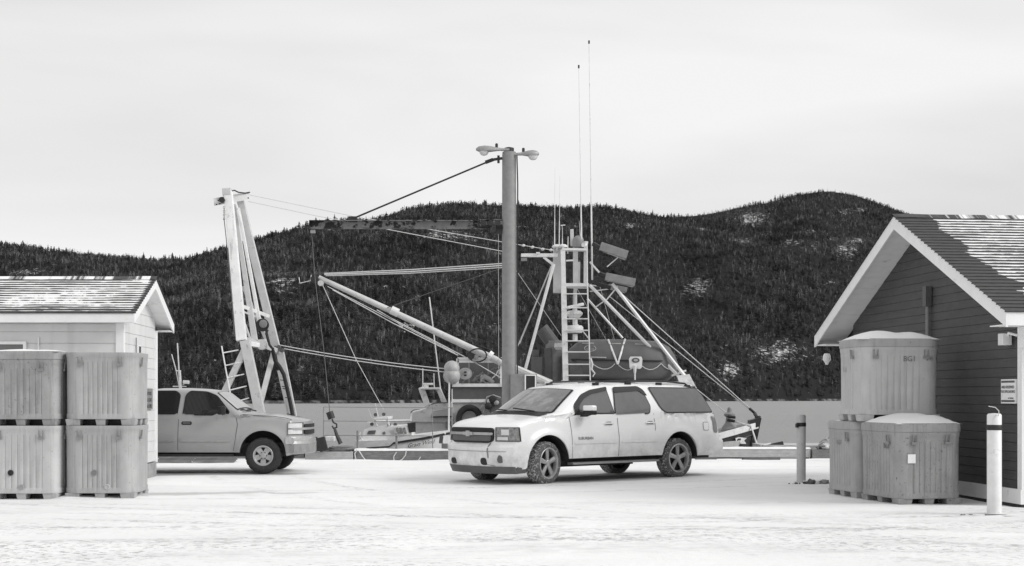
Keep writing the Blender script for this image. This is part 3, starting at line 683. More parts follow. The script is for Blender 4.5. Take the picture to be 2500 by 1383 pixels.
onface(binA, 'BG1', 0.05, .86, .10, plastd, 1.24, 1.12, 'left')
onface(binB, 'BG1', -.30, .86, .11, letterf, 1.04, 1.32, 'left')
mb = MB(); mb.box((-.36, -.668, .62), (-.24, -.660, .75)); mb.build('paper_tag', trimw, binB)

# ------------------------------------------------------------------ vehicles
def mat_dirty(name, v, rough, zlo, zhi, dirt, amt, metal=0):
    """paint with road salt and grime that thins out upwards from the sills"""
    m = bpy.data.materials.new(name); m.use_nodes = True; t = m.node_tree; n = t.nodes; l = t.links; b = n['Principled BSDF']
    b.inputs['Roughness'].default_value = rough; b.inputs['Coat Weight'].default_value = .35; b.inputs['Coat Roughness'].default_value = .12; b.inputs['Metallic'].default_value = metal
    c = n.new('ShaderNodeTexCoord'); s = n.new('ShaderNodeSeparateXYZ'); l.new(c.outputs['Object'], s.inputs[0])
    q = n.new('ShaderNodeTexNoise'); q.inputs['Scale'].default_value = 3.2; q.inputs['Detail'].default_value = 7; q.inputs['Roughness'].default_value = .7; l.new(c.outputs['Object'], q.inputs['Vector'])
    r = n.new('ShaderNodeMapRange'); r.inputs['From Min'].default_value = zhi; r.inputs['From Max'].default_value = zlo; l.new(s.outputs[2], r.inputs[0])
    r2 = n.new('ShaderNodeMapRange'); r2.inputs['From Min'].default_value = .3; r2.inputs['From Max'].default_value = .7; l.new(q.outputs[0], r2.inputs[0])
    mm = n.new('ShaderNodeMath'); mm.operation = 'MULTIPLY'; l.new(r.outputs[0], mm.inputs[0]); l.new(r2.outputs[0], mm.inputs[1])
    m2 = n.new('ShaderNodeMath'); m2.operation = 'MULTIPLY'; l.new(mm.outputs[0], m2.inputs[0]); m2.inputs[1].default_value = amt; m2.use_clamp = True
    q3 = n.new('ShaderNodeTexNoise'); q3.inputs['Scale'].default_value = 1.4; q3.inputs['Detail'].default_value = 6; l.new(c.outputs['Object'], q3.inputs['Vector'])
    r3 = n.new('ShaderNodeMapRange'); r3.inputs['From Min'].default_value = .3; r3.inputs['From Max'].default_value = .7; r3.inputs['To Min'].default_value = v*.97; r3.inputs['To Max'].default_value = v; l.new(q3.outputs[0], r3.inputs[0])
    x = n.new('ShaderNodeMix'); x.data_type = 'FLOAT'; l.new(m2.outputs[0], x.inputs[0]); l.new(r3.outputs[0], x.inputs[2]); x.inputs[3].default_value = dirt; l.new(x.outputs[0], b.inputs['Base Color'])
    rr_ = n.new('ShaderNodeMapRange'); rr_.inputs['To Min'].default_value = rough; rr_.inputs['To Max'].default_value = .7; l.new(m2.outputs[0], rr_.inputs[0]); l.new(rr_.outputs[0], b.inputs['Roughness'])
    return m
class Car:
    def __init__(s, root, top, bot, archs, xf, xr, wbase=.98, belt=1.25, tum=.34, plan=.28, rplan=.12, nosew=.05, lowbump=.07, bump_z=.74, bodym=None, plen=.56):
        s.root = root; s.top = top; s.bot = bot; s.archs = archs; s.xf = xf; s.xr = xr; s.wb = wbase; s.belt = belt; s.tum = tum; s.plan = plan; s.rplan = rplan; s.nosew = nosew; s.lb = lowbump; s.bz = bump_z; s.m = bodym; s.pl = plen; s.wsc = None
    def ztop(s, x): return lerp(x, [p[0] for p in s.top], [p[1] for p in s.top])
    def zbot(s, x):
        z = lerp(x, [p[0] for p in s.bot], [p[1] for p in s.bot])
        for cx, cz, r in s.archs:
            if abs(x-cx) < r: z = max(z, cz+math.sqrt(r*r-(x-cx)**2))
        return z
    def Wd(s, x, z, edge=True):
        w = s.wb
        if z < .5: w -= (.5-z)*.18
        w += .015*math.exp(-((z-.72)/.2)**2)
        if z > s.belt-.06: w -= .02
        if z > s.belt: w -= (z-s.belt)*s.tum
        elif z > .85: w -= (z-.85)*.10
        for cx, cz, r in s.archs:
            d = math.hypot(x-cx, z-cz); w += .028*math.exp(-((d-r-.02)/.09)**2) if z < s.belt-.1 else 0
        if x < -.1: w -= s.nosew*((-.1-x)/.9)**2
        if x > s.xr-1.2: w -= .04*((x-s.xr+1.2)/1.2)**2
        if edge:
            r = .085 if z > s.belt else .07; zt = s.ztop(x); k = z-(zt-r)
            if k > 0: w -= r-math.sqrt(max(0, r*r-k*k))
        return w
    def ws(s, x, y, z):
        c = s.wsc
        if not c or z < 1.24 or x < -.12 or x > 1.6: return 0
        wx = min(1, (x+.12)/.12) if x < .6 else min(1, max(0, (1.6-x)/.75))
        return (c[0]+(c[1]-c[0])*min(1, max(0, (z-1.28)/.46)))*wx*min(1, (z-1.24)/.05)*min(1, abs(y)/.86)**2.4
    def xoff(s, x, y, z):
        a = s.ws(x, y, z)
        f = min(max((s.xf+s.pl-x)/s.pl, 0), 1)
        a += s.plan*f**1.6*abs(y)**3.2
        if f > 0 and z < s.bz: a -= s.lb*f**3*min(1, (s.bz-z)/.05)
        if f > 0 and z < .42: a += .10*f**3*(.42-z)/.2
        g = min(max((x-s.xr+.6)/.6, 0), 1); a -= s.rplan*g*g*abs(y)**3
        return x+a
    def crown(s, x, y, z, w): return -.035*(abs(y)/max(w, .01))**2
    def body(s, name='body'):
        xs = set(np.round(np.arange(s.xf, s.xr+.001, .07), 3)) | {p[0] for p in s.top} | {s.xr}
        for cx, cz, r in s.archs:
            for k in range(0, 17): xs.add(round(cx-r*math.cos(math.pi*k/16), 4))
            xs.add(round(cx-r-.004, 4)); xs.add(round(cx+r+.004, 4))
        xs = sorted(x for x in xs if s.xf <= x <= s.xr); K = 18; M = 12; mb = MB(); rings = []
        fr = [0, .04, .10, .17, .24, .31, .38, .45, .52, .59, .66, .73, .80, .86, .91, .95, .98, 1.0]
        for x in xs:
            zb, zt = s.zbot(x), s.ztop(x); ring = []
            def pt(y, z, w): return Vector((s.xoff(x, y, z), y, z))
            side = []
            for q in fr:
                z = zb+(zt-.035-zb)*q; w = s.Wd(x, z+.035*q); side.append((w, z))
            tw = side[-1][0]
            for j in range(1, M//2+1): ring.append((-side[0][0]*j/(M//2), zb))     # bottom centre to near edge
            ring = [(0, zb)]+ring[:-1]+[(-w, z) for w, z in side]
            for j in range(1, M): y = -tw+2*tw*j/M; ring.append((y, zt-.035*(abs(y)/tw)**2))
            ring += [(w, z) for w, z in side[::-1]]+[(side[0][0]*j/(M//2), zb) for j in range(M//2-1, 0, -1)]
            rings.append([pt(y, z, 1) for y, z in ring])
        n = len(rings[0])
        for r_ in rings: mb.v += r_
        for i in range(len(rings)-1):
            for j in range(n): mb.f.append((i*n+j, i*n+(j+1) % n, (i+1)*n+(j+1) % n, (i+1)*n+j))
        # end caps as a ladder of quads (symmetric ring)
        for base in (0, (len(rings)-1)*n):
            for j in range(n//2):
                a, b_, c, d = base+j, base+j+1, base+(n-j-1) % n, base+(n-j) % n
                q = []
                for t in (a, b_, c, d):
                    if t not in q: q.append(t)
                if len(q) > 2: mb.f.append(tuple(q))
        # subdivide the caps so that they follow the plan curve
        o = mb.build(name, s.m, s.root, smooth=38)
        me = o.data; bm = bmesh.new(); bm.from_mesh(me)
        bmesh.ops.remove_doubles(bm, verts=bm.verts, dist=.0005)
        for xx in (s.xf, s.xr):
            es = [e for e in bm.edges if len(e.link_faces) == 2 and abs(e.verts[0].co.y+e.verts[1].co.y) < .01 and abs(e.verts[0].co.y) > .2 and abs(e.verts[0].co.x-xx) < .55 and e.calc_length() > .5 and all(abs(sum(v.co.y for v in f.verts)) < .1 for f in e.link_faces)]
            if es:
                r_ = bmesh.ops.subdivide_edges(bm, edges=es, cuts=15, use_grid_fill=True)
                for g in r_['geom_inner']:
                    if isinstance(g, bmesh.types.BMVert): g.co.x = s.xoff(xx, g.co.y, g.co.z)
        bmesh.ops.recalc_face_normals(bm, faces=bm.faces); bm.to_mesh(me); bm.free()
        for p in me.polygons: p.use_smooth = True
        return o
    def _panel(s, poly, fn, step=.06):
        bm = bmesh.new(); vs = [bm.verts.new((p[0], p[1], 0)) for p in poly]; bm.faces.new(vs)
        for ax in (0, 1):
            lo = min(p[ax] for p in poly); hi = max(p[ax] for p in poly); k = int((hi-lo)/step)
            for i in range(1, k+1):
                c = [0, 0, 0]; c[ax] = lo+(hi-lo)*i/(k+1); nn = [0, 0, 0]; nn[ax] = 1
                bmesh.ops.bisect_plane(bm, geom=bm.verts[:]+bm.edges[:]+bm.faces[:], plane_co=c, plane_no=nn)
        bm.verts.index_update(); mb = MB(); mb.v = [fn(v.co.x, v.co.y) for v in bm.verts]; mb.f = [tuple(v.index for v in f.verts) for f in bm.faces]; bm.free(); return mb
    def side(s, name, poly, off, m, sg=-1, parent=None, label=None, thick=0):
        def fn(x, z):
            x0 = x
            if s.wsc and z > 1.2:
                for _ in range(6): x0 = x-s.ws(x0, s.Wd(x0, z), z)
            return Vector((s.xoff(x0, s.Wd(x0, z), z), sg*(s.Wd(x0, z, False)+off), z))
        mb = s._panel(smoothpoly(poly), fn)
        if thick: thicken(mb, Vector((0, -sg*thick, 0)))
        o = mb.build(name, m, parent or s.root, smooth=40, fix=bool(thick))
        if label: o['label'] = label
        return o
    def front(s, name, poly, off, m, parent=None, thick=.02, sm=True):
        mb = s._panel(smoothpoly(poly) if sm else poly, lambda y, z: Vector((s.xoff(s.xf, y, z)-off, y, z)))
        if thick: thicken(mb, Vector((thick, 0, 0)))
        return mb.build(name, m, parent or s.root, smooth=40)
    def upper(s, name, poly, off, m, parent=None):
        def fn(x, y):
            zt = s.ztop(x); w = s.Wd(x, zt, False); z = zt-.035*(abs(y)/w)**2; d = .02; sl = (s.ztop(x+d)-s.ztop(x-d))/(2*d); L = math.hypot(1, sl)
            return Vector((s.xoff(x, y, z)-sl/L*off, y, z+off/L))
        return s._panel(smoothpoly(poly), fn, .07).build(name, m, parent or s.root, smooth=50, fix=False)
def thicken(mb, d):
    n = len(mb.v); fs = list(mb.f); cnt = {}
    for f in fs:
        for i in range(len(f)): e = (f[i], f[(i+1) % len(f)]); cnt[e] = 1
    mb.v += [v+d for v in mb.v]; mb.f += [tuple(i+n for i in f[::-1]) for f in fs]
    for (a, b) in list(cnt):
        if (b, a) not in cnt: mb.f.append((b, a, a+n, b+n))
def smoothpoly(p, r=.05, k=3):
    out = []; n = len(p)
    for i in range(n):
        a, b, c = Vector(p[i-1][:2]), Vector(p[i][:2]), Vector(p[(i+1) % n][:2])
        d1 = (a-b); d2 = (c-b); q = min(r, d1.length*.4, d2.length*.4); s0 = b+d1.normalized()*q; s1 = b+d2.normalized()*q
        if p[i][2:] : s0 = b+d1.normalized()*.004; s1 = b+d2.normalized()*.004
        for j in range(k+1):
            t = j/k; out.append(tuple((s0*(1-t)**2+b*2*t*(1-t)+s1*t*t)))
    return out
def grow(poly, d):
    cx = sum(p[0] for p in poly)/len(poly); cy = sum(p[1] for p in poly)/len(poly); n = len(poly); out = []
    for i in range(n):
        a, b, c = Vector(poly[i-1][:2]), Vector(poly[i][:2]), Vector(poly[(i+1) % n][:2]); e1 = (b-a).normalized(); e2 = (c-b).normalized()
        n1 = Vector((e1.y, -e1.x)); n2 = Vector((e2.y, -e2.x))
        if n1.dot(b-Vector((cx, cy))) < 0 and n2.dot(b-Vector((cx, cy))) < 0: n1, n2 = -n1, -n2
        m = (n1+n2).normalized(); out.append(tuple(b+m*d/max(.5, m.dot(n1))))
    return out
def wheel(root, x, y, r, w, rim_r, sg, tm, rm, spokes=5, steer=0, slots=False, name='wheel'):
    """sg = -1: outer face towards -y"""
    o = sg; M = Matrix.Rotation(steer, 3, 'Z')
    def fin(mb, nm, m, par, sm=40, fix=True):
        mb.v = [Vector((x, y, r-.012))+M@v for v in mb.v]; return mb.build(nm, m, par, smooth=sm, fix=fix)
    ax = (0, o, 0); h = w/2; n = 60
    # tread with blocks
    mb = MB(); prof = [(rim_r-.01, -h+.02), (rim_r+.03, -h+.004), (r-.06, -h), (r-.02, -h+.02), (r-.004, -h+.045), (r, -h*.45), (r-.010, -h*.42), (r-.010, -h*.36), (r, -h*.33), (r, h*.33), (r-.010, h*.36), (r-.010, h*.42), (r, h*.45), (r-.004, h-.045), (r-.02, h-.02), (r-.06, h), (rim_r+.03, h-.004), (rim_r-.01, h-.02)]
    k = len(prof)
    for i, (pr, pz) in enumerate(prof):
        for j in range(n):
            t = 2*math.pi*j/n; q = pr
            if pr > r-.03 and pr > r-.008:
                ph = (j+(2 if 6 < i < 11 else 0)) % 3
                if ph == 0: q = pr-.020
            mb.v.append(Vector((q*math.cos(t), o*pz, q*math.sin(t))))
    tr = MB(); tr.v = list(mb.v)
    for i in range(k-1):
        for j in range(n): (tr if 3 <= i < k-4 else mb).f.append((i*n+j, i*n+(j+1) % n, (i+1)*n+(j+1) % n, (i+1)*n+j))
    wm = fin(mb, name, tm, root, 30); fin(tr, 'tread', tread if tm == tyre else tm, wm, 30)
    # rim: barrel, back disc, spokes, hub
    rm_o = MB(); rm_o.lathe([(rim_r-.012, h-.10), (rim_r-.012, h-.03), (rim_r+.004, h-.012), (rim_r-.002, h-.008), (rim_r-.022, h-.012), (rim_r-.03, h-.03), (rim_r-.035, h-.10)], (0, 0, 0), ax, 40, caps=False)
    rim = fin(rm_o, 'rim', rm, wm, 40)
    mb = MB(); mb.lathe([(.0, h-.115), (rim_r-.02, h-.115), (rim_r-.02, h-.125)], (0, 0, 0), ax, 30, caps=False); fin(mb, 'brake_disc', darkm, wm)
    mb = MB(); ex = Vector((1, 0, 0)); ez = Vector((0, 0, 1)); oy = Vector((0, o, 0))
    if not slots:
        for i in range(spokes):
            t = 2*math.pi*i/spokes+math.pi/2; d = ex*math.cos(t)+ez*math.sin(t); p = ex*-math.sin(t)+ez*math.cos(t)
            a, b = .05, rim_r-.02; y0, y1 = h-.075, h-.045; yb = h-.035
            wa, wb = .034, .052
            mb.add([d*a-p*wa+oy*y1, d*a+p*wa+oy*y1, d*b+p*wb+oy*(yb-.02), d*b-p*wb+oy*(yb-.02), d*a+oy*(y1+.018), d*b+oy*yb, d*a-p*wa+oy*y0, d*a+p*wa+oy*y0, d*b+p*wb+oy*(y0), d*b-p*wb+oy*y0],
                   [(0, 4, 5, 3), (4, 1, 2, 5), (6, 0, 3, 9), (1, 7, 8, 2), (7, 6, 9, 8)])
    else:
        for i in range(5):
            t = 2*math.pi*i/5+math.pi/2+math.pi/5*0; 
        n2 = 50; ri, ro = .045, rim_r-.02
        # dished face with five oval openings, meshed as a ring between two radii except at the openings
        for i in range(5):
            t0 = 2*math.pi*(i+.5)/5+math.pi/2
            d = ex*math.cos(t0)+ez*math.sin(t0); p = ex*-math.sin(t0)+ez*math.cos(t0)
            mb.add([d*.03-p*.045+oy*(h-.05), d*.03+p*.045+oy*(h-.05), d*(ro)+p*.060+oy*(h-.035), d*ro-p*.060+oy*(h-.035), d*.03-p*.04+oy*(h-.08), d*.03+p*.04+oy*(h-.08), d*ro+p*.04+oy*(h-.08), d*ro-p*.04+oy*(h-.08)], [(0, 1, 2, 3), (4, 0, 3, 7), (1, 5, 6, 2)])
        mb.lathe([(rim_r-.038, h-.08), (rim_r-.038, h-.036), (rim_r-.02, h-.032)], (0, 0, 0), ax, 40, caps=False)
        mb.lathe([(.088, h-.08), (.088, h-.045), (.08, h-.04), (0, h-.04)], (0, 0, 0), ax, 24, caps=False)
        for i in range(6):
            t = 2*math.pi*i/6; c = ex*math.cos(t)*.064+ez*math.sin(t)*.064
            q = MB(); q.lathe([(.016, h-.041), (.016, h-.037), (0, h-.037)], c, ax, 8, caps=False); fin(q, 'bolt', darkm, wm)
    fin(mb, 'spokes', rm, wm, 30)
    mb = MB(); mb.lathe([(.062, h-.08), (.062, h-.03), (.05, h-.022), (0, h-.02)], (0, 0, 0), ax, 20, caps=False); fin(mb, 'hub_cap', rm, wm)
    return wm

def well(cx, cz, r, hw, root):
    for s0, s1 in ((-hw, -.5), (.5, hw)):
        q = MB()
        for k in range(25):
            t = math.pi*k/24; q.v += [Vector((cx+r*math.cos(t), s0, cz+r*math.sin(t))), Vector((cx+r*math.cos(t), s1, cz+r*math.sin(t)))]
        q.f = [(2*k, 2*k+2, 2*k+3, 2*k+1) for k in range(24)]; q.build('wheel_well', black, root, fix=False)
# --- the big white wagon
suv_paint = mat_dirty('wagon_white_paint', .86, .26, .30, 1.0, .34, .95)
uS = Vector((.768, .640, 0)); nS = Vector((-.640, .768, 0)); pF = Vector((.614+.02, 25.7, .0))
rs = pF+nS*.985
suv = thing('parked_wagon', 'large white wagon with roof rack and salt-stained sills parked on the snow', 'car', loc=rs, rotz=math.atan2(.640, .768), local=True)
top = [(-.98, 1.04), (-.90, 1.085), (-.75, 1.135), (-.45, 1.19), (-.18, 1.235), (-.05, 1.262), (.0, 1.30), (.80, 1.735), (.95, 1.79), (1.3, 1.825), (1.8, 1.85), (2.6, 1.857), (3.4, 1.845), (3.9, 1.822), (4.15, 1.79), (4.22, 1.75), (4.56, 1.28), (4.64, 1.05), (4.68, .83), (4.70, .80), (4.80, .79), (4.84, .76)]
bot = [(-.98, .33), (-.5, .28), (-.45, .36), (.5, .45), (2.9, .455), (3.95, .42), (4.1, .42), (4.84, .40)]
SU = Car(suv, top, bot, [(.03, .40, .495), (3.45, .40, .505)], -.98, 4.84, wbase=.985, belt=1.25, tum=.34, plan=.34, rplan=.10, bodym=suv_paint); SU.wsc = (.24, .14)
SU.body()
mb = MB(); mb.box((-.7, -.80, .36), (4.5, .80, .62)); mb.build('underbody', black, suv)
mb = MB(); mb.box((-.62, -.55, .50), (4.4, .55, .93)); mb.build('engine_bay', black, suv)
mb = MB(); mb.box((.62, -.45, .27), (2.7, .45, .37)); mb.build('chassis', darkm, suv)
for cx in (.03, 3.45):
    well(cx, .40, .489, 1.0, suv)
FW = [(.74, 1.232), (.76, 1.42), (.97, 1.595), (1.20, 1.675), (1.62, 1.735), (1.70, 1.248)]
RW = [(1.735, 1.250), (1.84, 1.738), (2.48, 1.755), (2.60, 1.655), (2.70, 1.40), (2.64, 1.275)]
QW = [(3.11, 1.285), (3.0, 1.36), (2.79, 1.752), (4.10, 1.745), (4.24, 1.62), (4.44, 1.285)]
for sg in (-1, 1):
    for nm, pl in (('front_side_window', FW), ('rear_side_window', RW), ('quarter_window', QW)):
        fr = SU.side(nm, grow(pl, .022), .004, blackp, sg); SU.side('pane', pl, .009, glassd, sg, parent=fr)
    # dark rain visors above the two doors
    SU.side('rain_visor', [(.70, 1.22), (.72, 1.44), (.95, 1.63), (1.20, 1.715), (1.64, 1.775), (1.63, 1.70), (1.22, 1.635), (1.0, 1.55), (.84, 1.42), (.80, 1.23)], .022, blackp, sg, thick=.014)
    SU.side('rain_visor', [(1.81, 1.66), (1.81, 1.77), (2.46, 1.79), (2.60, 1.72), (2.68, 1.60), (2.60, 1.62), (2.47, 1.70)], .022, blackp, sg, thick=.014)
    # shut lines
    for ln in ([(.57, 1.24), (.60, .95), (.60, .45)], [(1.79, 1.24), (1.80, .9), (1.79, .46)], [(2.76, 1.26), (2.80, 1.0), (2.78, .93)], [(.57, 1.24), (1.79, 1.245)][:0]):
        for (a, b) in zip(ln, ln[1:]):
            d = .006; SU.side('shut_line', [(a[0]-d, a[1]), (b[0]-d, b[1]), (b[0]+d, b[1]), (a[0]+d, a[1])], .002, greyd, sg)
    # side moulding, running board, handles, fuel flap
    for a, b in ((.66, 1.74), (1.86, 2.80)):
        SU.side('side_moulding', [(a, .715), (b, .715), (b, .765), (a, .765)], .012, suv_paint, sg, thick=.01)
    mb = MB(); mb.hexa([(.62, sg*.84, .33), (2.86, sg*.84, .33), (2.86, sg*1.02, .335), (.62, sg*1.02, .335), (.62, sg*.84, .38), (2.86, sg*.84, .38), (2.86, sg*1.0, .372), (.62, sg*1.0, .372)]); mb.build('running_board', greym, suv, bevel=.008)
    for hx in (1.56, 2.66):
        w = SU.Wd(hx, 1.085, False); mb = MB(); mb.tube([(hx-.12, sg*(w+.0), 1.08), (hx-.10, sg*(w+.035), 1.085), (hx+.10, sg*(w+.035), 1.085), (hx+.12, sg*(w+.0), 1.085)], .014, 8); mb.build('door_handle', suv_paint, suv, smooth=50)
        SU.side('handle_recess', [(hx-.09, 1.055), (hx+.09, 1.055), (hx+.07, 1.115), (hx-.07, 1.115)], .002, greym, sg)
    # mirror: two-tone shell on a dark foot
    mb = MB(); mb.beam((.80, sg*.93, 1.27), (.86, sg*1.06, 1.27), .10, .05, up=(0, 0, 1)); mb.build('mirror_foot', blackp, suv, bevel=.01)
    def shell(z0, z1):
        q = MB(); prof = [(.84, 1.02), (.80, 1.08), (.82, 1.20), (.86, 1.27), (.96, 1.28), (1.0, 1.20), (1.0, 1.03)]
        q.prism([(a, b) for a, b in prof], (0, 0, z0), (1, 0, 0), (0, sg, 0), (0, 0, z1-z0)); return q
    q = shell(1.25, 1.325).build('mirror_base', blackp, suv, bevel=.02); shell(1.325, 1.425).build('mirror_cap', suv_paint, q, bevel=.03)
    for cx, a0 in ((.03, .45), (3.45, .45)): wheel(suv, cx, sg*.84, .392, .30, .282, sg, tyre, chrome, steer=(R(13) if cx < 1 else 0), name='wheel')
SU.side('fuel_flap', [(4.15, .93), (4.15, 1.06), (4.17, 1.08), (4.30, 1.08), (4.32, 1.06), (4.32, .93), (4.30, .91), (4.17, .91)], .004, greym, -1)
SU.side('fuel_flap_cover', [(4.16, .935), (4.16, 1.055), (4.18, 1.07), (4.29, 1.07), (4.31, 1.055), (4.31, .935), (4.29, .92), (4.18, .92)], .007, suv_paint, -1)
q = SU.side('tail_lamp', [(4.47, .86), (4.44, 1.26), (4.50, 1.27), (4.60, 1.05), (4.62, .86)], .006, greym, -1); SU.side('tail_lamp', [(4.47, .86), (4.44, 1.26), (4.50, 1.27), (4.60, 1.05), (4.62, .86)], .006, greym, 1)
wg = [(.26, -.80), (.30, 0), (.26, .80), (.93, .68), (.95, 0), (.93, -.68)]
def wind(car, a, b, wa, wb, off, m, nm, par=None): return car.upper(nm, [(a, -wa), (b, -wb), (b, wb), (a, wa)], off, m, par)
wf = wind(SU, .005, .815, .86, .72, .004, blackp, 'windscreen'); wind(SU, .035, .785, .82, .685, .008, mat('windscreen_glass', .16, .08, var=.25, scale=2.5, spec=.8, spots=(1.6, .5, .75, .40)), 'pane', wf)
for y0 in (-.62, .10):
    mb = MB(); pts = []
    for k in range(6):
        t = k/5; x = -.02+t*.07; y = y0+.05+t*.60; zt = SU.ztop(x+.03)+.018; pts.append((SU.xoff(x, y, zt)-.0, y, zt-.035*(y/.85)**2+.01))
    mb.tube(pts, .013, 6); mb.build('wiper', blackp, suv)
SU.upper('cowl', [(-.075, -.84), (-.075, .84), (.0, .86), (.0, -.86)], .004, blackp)
# front: grille, bar, emblem, headlights, bumper details
gy = .60
g = SU.front('grille', [(-gy, .80), (-.50, .755), (.50, .755), (gy, .80), (gy, 1.0), (.56, 1.028), (-.56, 1.028), (-gy, 1.0)], .030, blackp, thick=.06)
SU.front('grille_mesh', [(-.55, .79), (.55, .79), (.56, .885), (-.56, .885)], .040, greyd, g); SU.front('grille_bar', [(-gy, .895), (gy, .895), (gy, .945), (-gy, .945)], .060, chrome, g)
mb = MB(); xx = SU.xoff(SU.xf, 0, .92)-.075
mb.prism([(-.15, -.03), (-.055, -.03), (-.055, -.05), (.055, -.05), (.055, -.03), (.13, -.03), (.15, .03), (.055, .03), (.055, .05), (-.055, .05), (-.055, .03), (-.13, .03)], (xx, 0, .92), (0, 1, 0), (0, 0, 1), (.02, 0, 0)); mb.build('emblem', chrome, g)
for sg in (-1, 1):
    def hx(y, z, off): return Vector((SU.xoff(SU.xf, y, z)-off, y, z))
    # headlight wraps from the grille round to the wing: built along the front curve, then onto the side
    def wrap(t, z, off):    # t 0..1 from grille edge round to the wing
        if t < .78: y = .635+(.925-.635)*t/.78; return Vector((SU.xoff(SU.xf, y, z)-off, sg*(y), z))
        x = SU.xf+(t-.78)/.22*.30; w = SU.Wd(x, z, False)+.004; return Vector((SU.xoff(x, w, z)-off*.7, sg*(w+off*.6), z))
    def wpanel(t0, t1, z0, z1, off, m, nm, par, n=14, slant=0):
        q = MB()
        for i in range(n+1):
            t = t0+(t1-t0)*i/n
            for z in (z0+slant*t, (z0+z1)/2, z1): q.v.append(wrap(t, z, off))
        for i in range(n):
            for j in range(2): q.f.append((i*3+j, (i+1)*3+j, (i+1)*3+j+1, i*3+j+1))
        return q.build(nm, m, par, smooth=50, fix=False)
    hl = wpanel(0, .98, .785, 1.04, .020, blackp, 'headlight', suv)
    wpanel(.06, .93, .80, 1.028, .026, lensd, 'headlight_lens', hl); wpanel(.12, .58, .81, .865, .032, lens, 'indicator', hl); wpanel(.30, .62, .90, 1.0, .032, lens, 'reflector', hl)
# dark air dam under the bumper
def band(car, z0, z1, off, m, nm, par, ymax=.93, xs=None):
    q = MB(); ys = np.linspace(-ymax, ymax, 25)
    for y in ys:
        for z in (z0, z1): q.v.append(Vector((car.xoff(car.xf, y, z)-off, y, z)))
    for i in range(24): q.f.append((i*2, (i+1)*2, (i+1)*2+1, i*2+1))
    thicken(q, Vector((.05, 0, 0))); return q.build(nm, m, par)
mb = band(SU, .205, .335, .012, greyd, 'air_dam', suv)
for sg in (-1, 1):
    mb = MB(); mb.hexa([(-.66, sg*.90, .205), (-.46, sg*.93, .215), (-.46, sg*.88, .215), (-.66, sg*.85, .205), (-.66, sg*.93, .33), (-.46, sg*.955, .30), (-.46, sg*.9, .30), (-.66, sg*.88, .33)]); mb.build('air_dam_end', greyd, suv)
SU.front('tow_opening', [(-.50, .36), (-.36, .36), (-.37, .49), (-.49, .49)], .012, black, thick=.03); SU.front('tow_opening', [(.36, .36), (.56, .36), (.52, .47), (.37, .47)], .012, black, thick=.03)
SU.front('fog_lamp', [(-.80, .41), (-.73, .40), (-.71, .47), (-.74, .55), (-.79, .52)], .012, greyd, thick=.03)
# shallow dents and scuffs in the bumper corner
for pl_ in ([(-.545, .49), (-.525, .49), (-.505, .62), (-.52, .76), (-.54, .76), (-.53, .62)], [(-.50, .37), (-.48, .37), (-.62, .345), (-.66, .35)]): SU.front('bumper_seam', pl_, .008, greym, thick=.008, sm=False)
SU.front('bumper_seam', [(-.85, .603), (.85, .603), (.85, .610), (-.85, .610)], .009, greym, thick=.01, sm=False)
# roof rails and cross bars
for sg in (-1, 1):
    pts = [(x, sg*.66, SU.ztop(x)-.035*.7+d) for x, d in ((1.45, .0), (1.55, .055), (2.4, .065), (3.4, .065), (3.95, .055), (4.08, .0))]
    mb = MB(); mb.tube(pts, .017, 8); q = mb.build('roof_rail', blackp, suv, smooth=50)
    for x in (1.50, 2.35, 3.2, 4.02):
        mb = MB(); z = SU.ztop(x)-.03; mb.box((x-.07, sg*.66-.025, z-.01), (x+.07, sg*.66+.025, z+.045)); mb.build('rail_foot', blackp, q, bevel=.008)
for x in (1.95, 3.0):
    mb = MB(); mb.beam((x, -.66, SU.ztop(x)+.03), (x, .66, SU.ztop(x)+.03), .05, .022); mb.build('cross_bar', greyd, suv)
mb = MB(); mb.box((4.02, -.60, 1.80), (4.22, .60, 1.83)); mb.build('spoiler', suv_paint, suv, bevel=.01)
text('SUBURBAN', .075, greyd, suv, (.94, -SU.Wd(.9, .80, False)-.006, .815), (1, 0, 0), (0, 0, 1), name='badge')

# --- the silver pickup behind the shed
trk_paint = mat_dirty('pickup_silver_paint', .35, .30, .35, .8, .22, .7, metal=.1)
truck = thing('pickup_truck', 'silver grey pickup with dark side glass half hidden behind the white shed', 'pickup truck', loc=(-5.061, 28.9+.95, .02), rotz=math.pi, local=True)
top = [(-.90, 1.03), (-.84, 1.075), (-.65, 1.125), (-.15, 1.205), (.35, 1.25), (.47, 1.27), (.56, 1.34), (.95, 1.655), (1.06, 1.70), (1.3, 1.728), (1.68, 1.745), (2.2, 1.74), (2.62, 1.70), (2.75, 1.62), (2.86, 1.22), (2.9, 1.17), (4.9, 1.17), (4.95, 1.10)]
bot = [(-.90, .40), (-.5, .36), (-.45, .42), (.5, .43), (2.9, .43), (4.95, .5)]
TK = Car(truck, top, bot, [(.0, .40, .475), (3.65, .40, .475)], -.85, 4.95, wbase=.95, belt=1.20, tum=.30, plan=.40, rplan=.05, nosew=.03, lowbump=.06, bump_z=.76, bodym=trk_paint, plen=.42)
TK.body()
mb = MB(); mb.box((-.6, -.76, .34), (4.6, .76, .62)); mb.build('underbody', black, truck)
mb = MB(); mb.box((-.62, -.55, .50), (4.4, .55, .93)); mb.build('engine_bay', black, truck)
for cx in (0, 3.65):
    well(cx, .40, .470, .968, truck)
W2 = [(1.62, 1.205), (1.58, 1.59), (1.50, 1.668), (1.16, 1.65), (.96, 1.57), (.70, 1.25), (.74, 1.195)]
W1 = [(2.52, 1.205), (2.50, 1.60), (2.40, 1.665), (1.80, 1.668), (1.72, 1.60), (1.76, 1.205)]
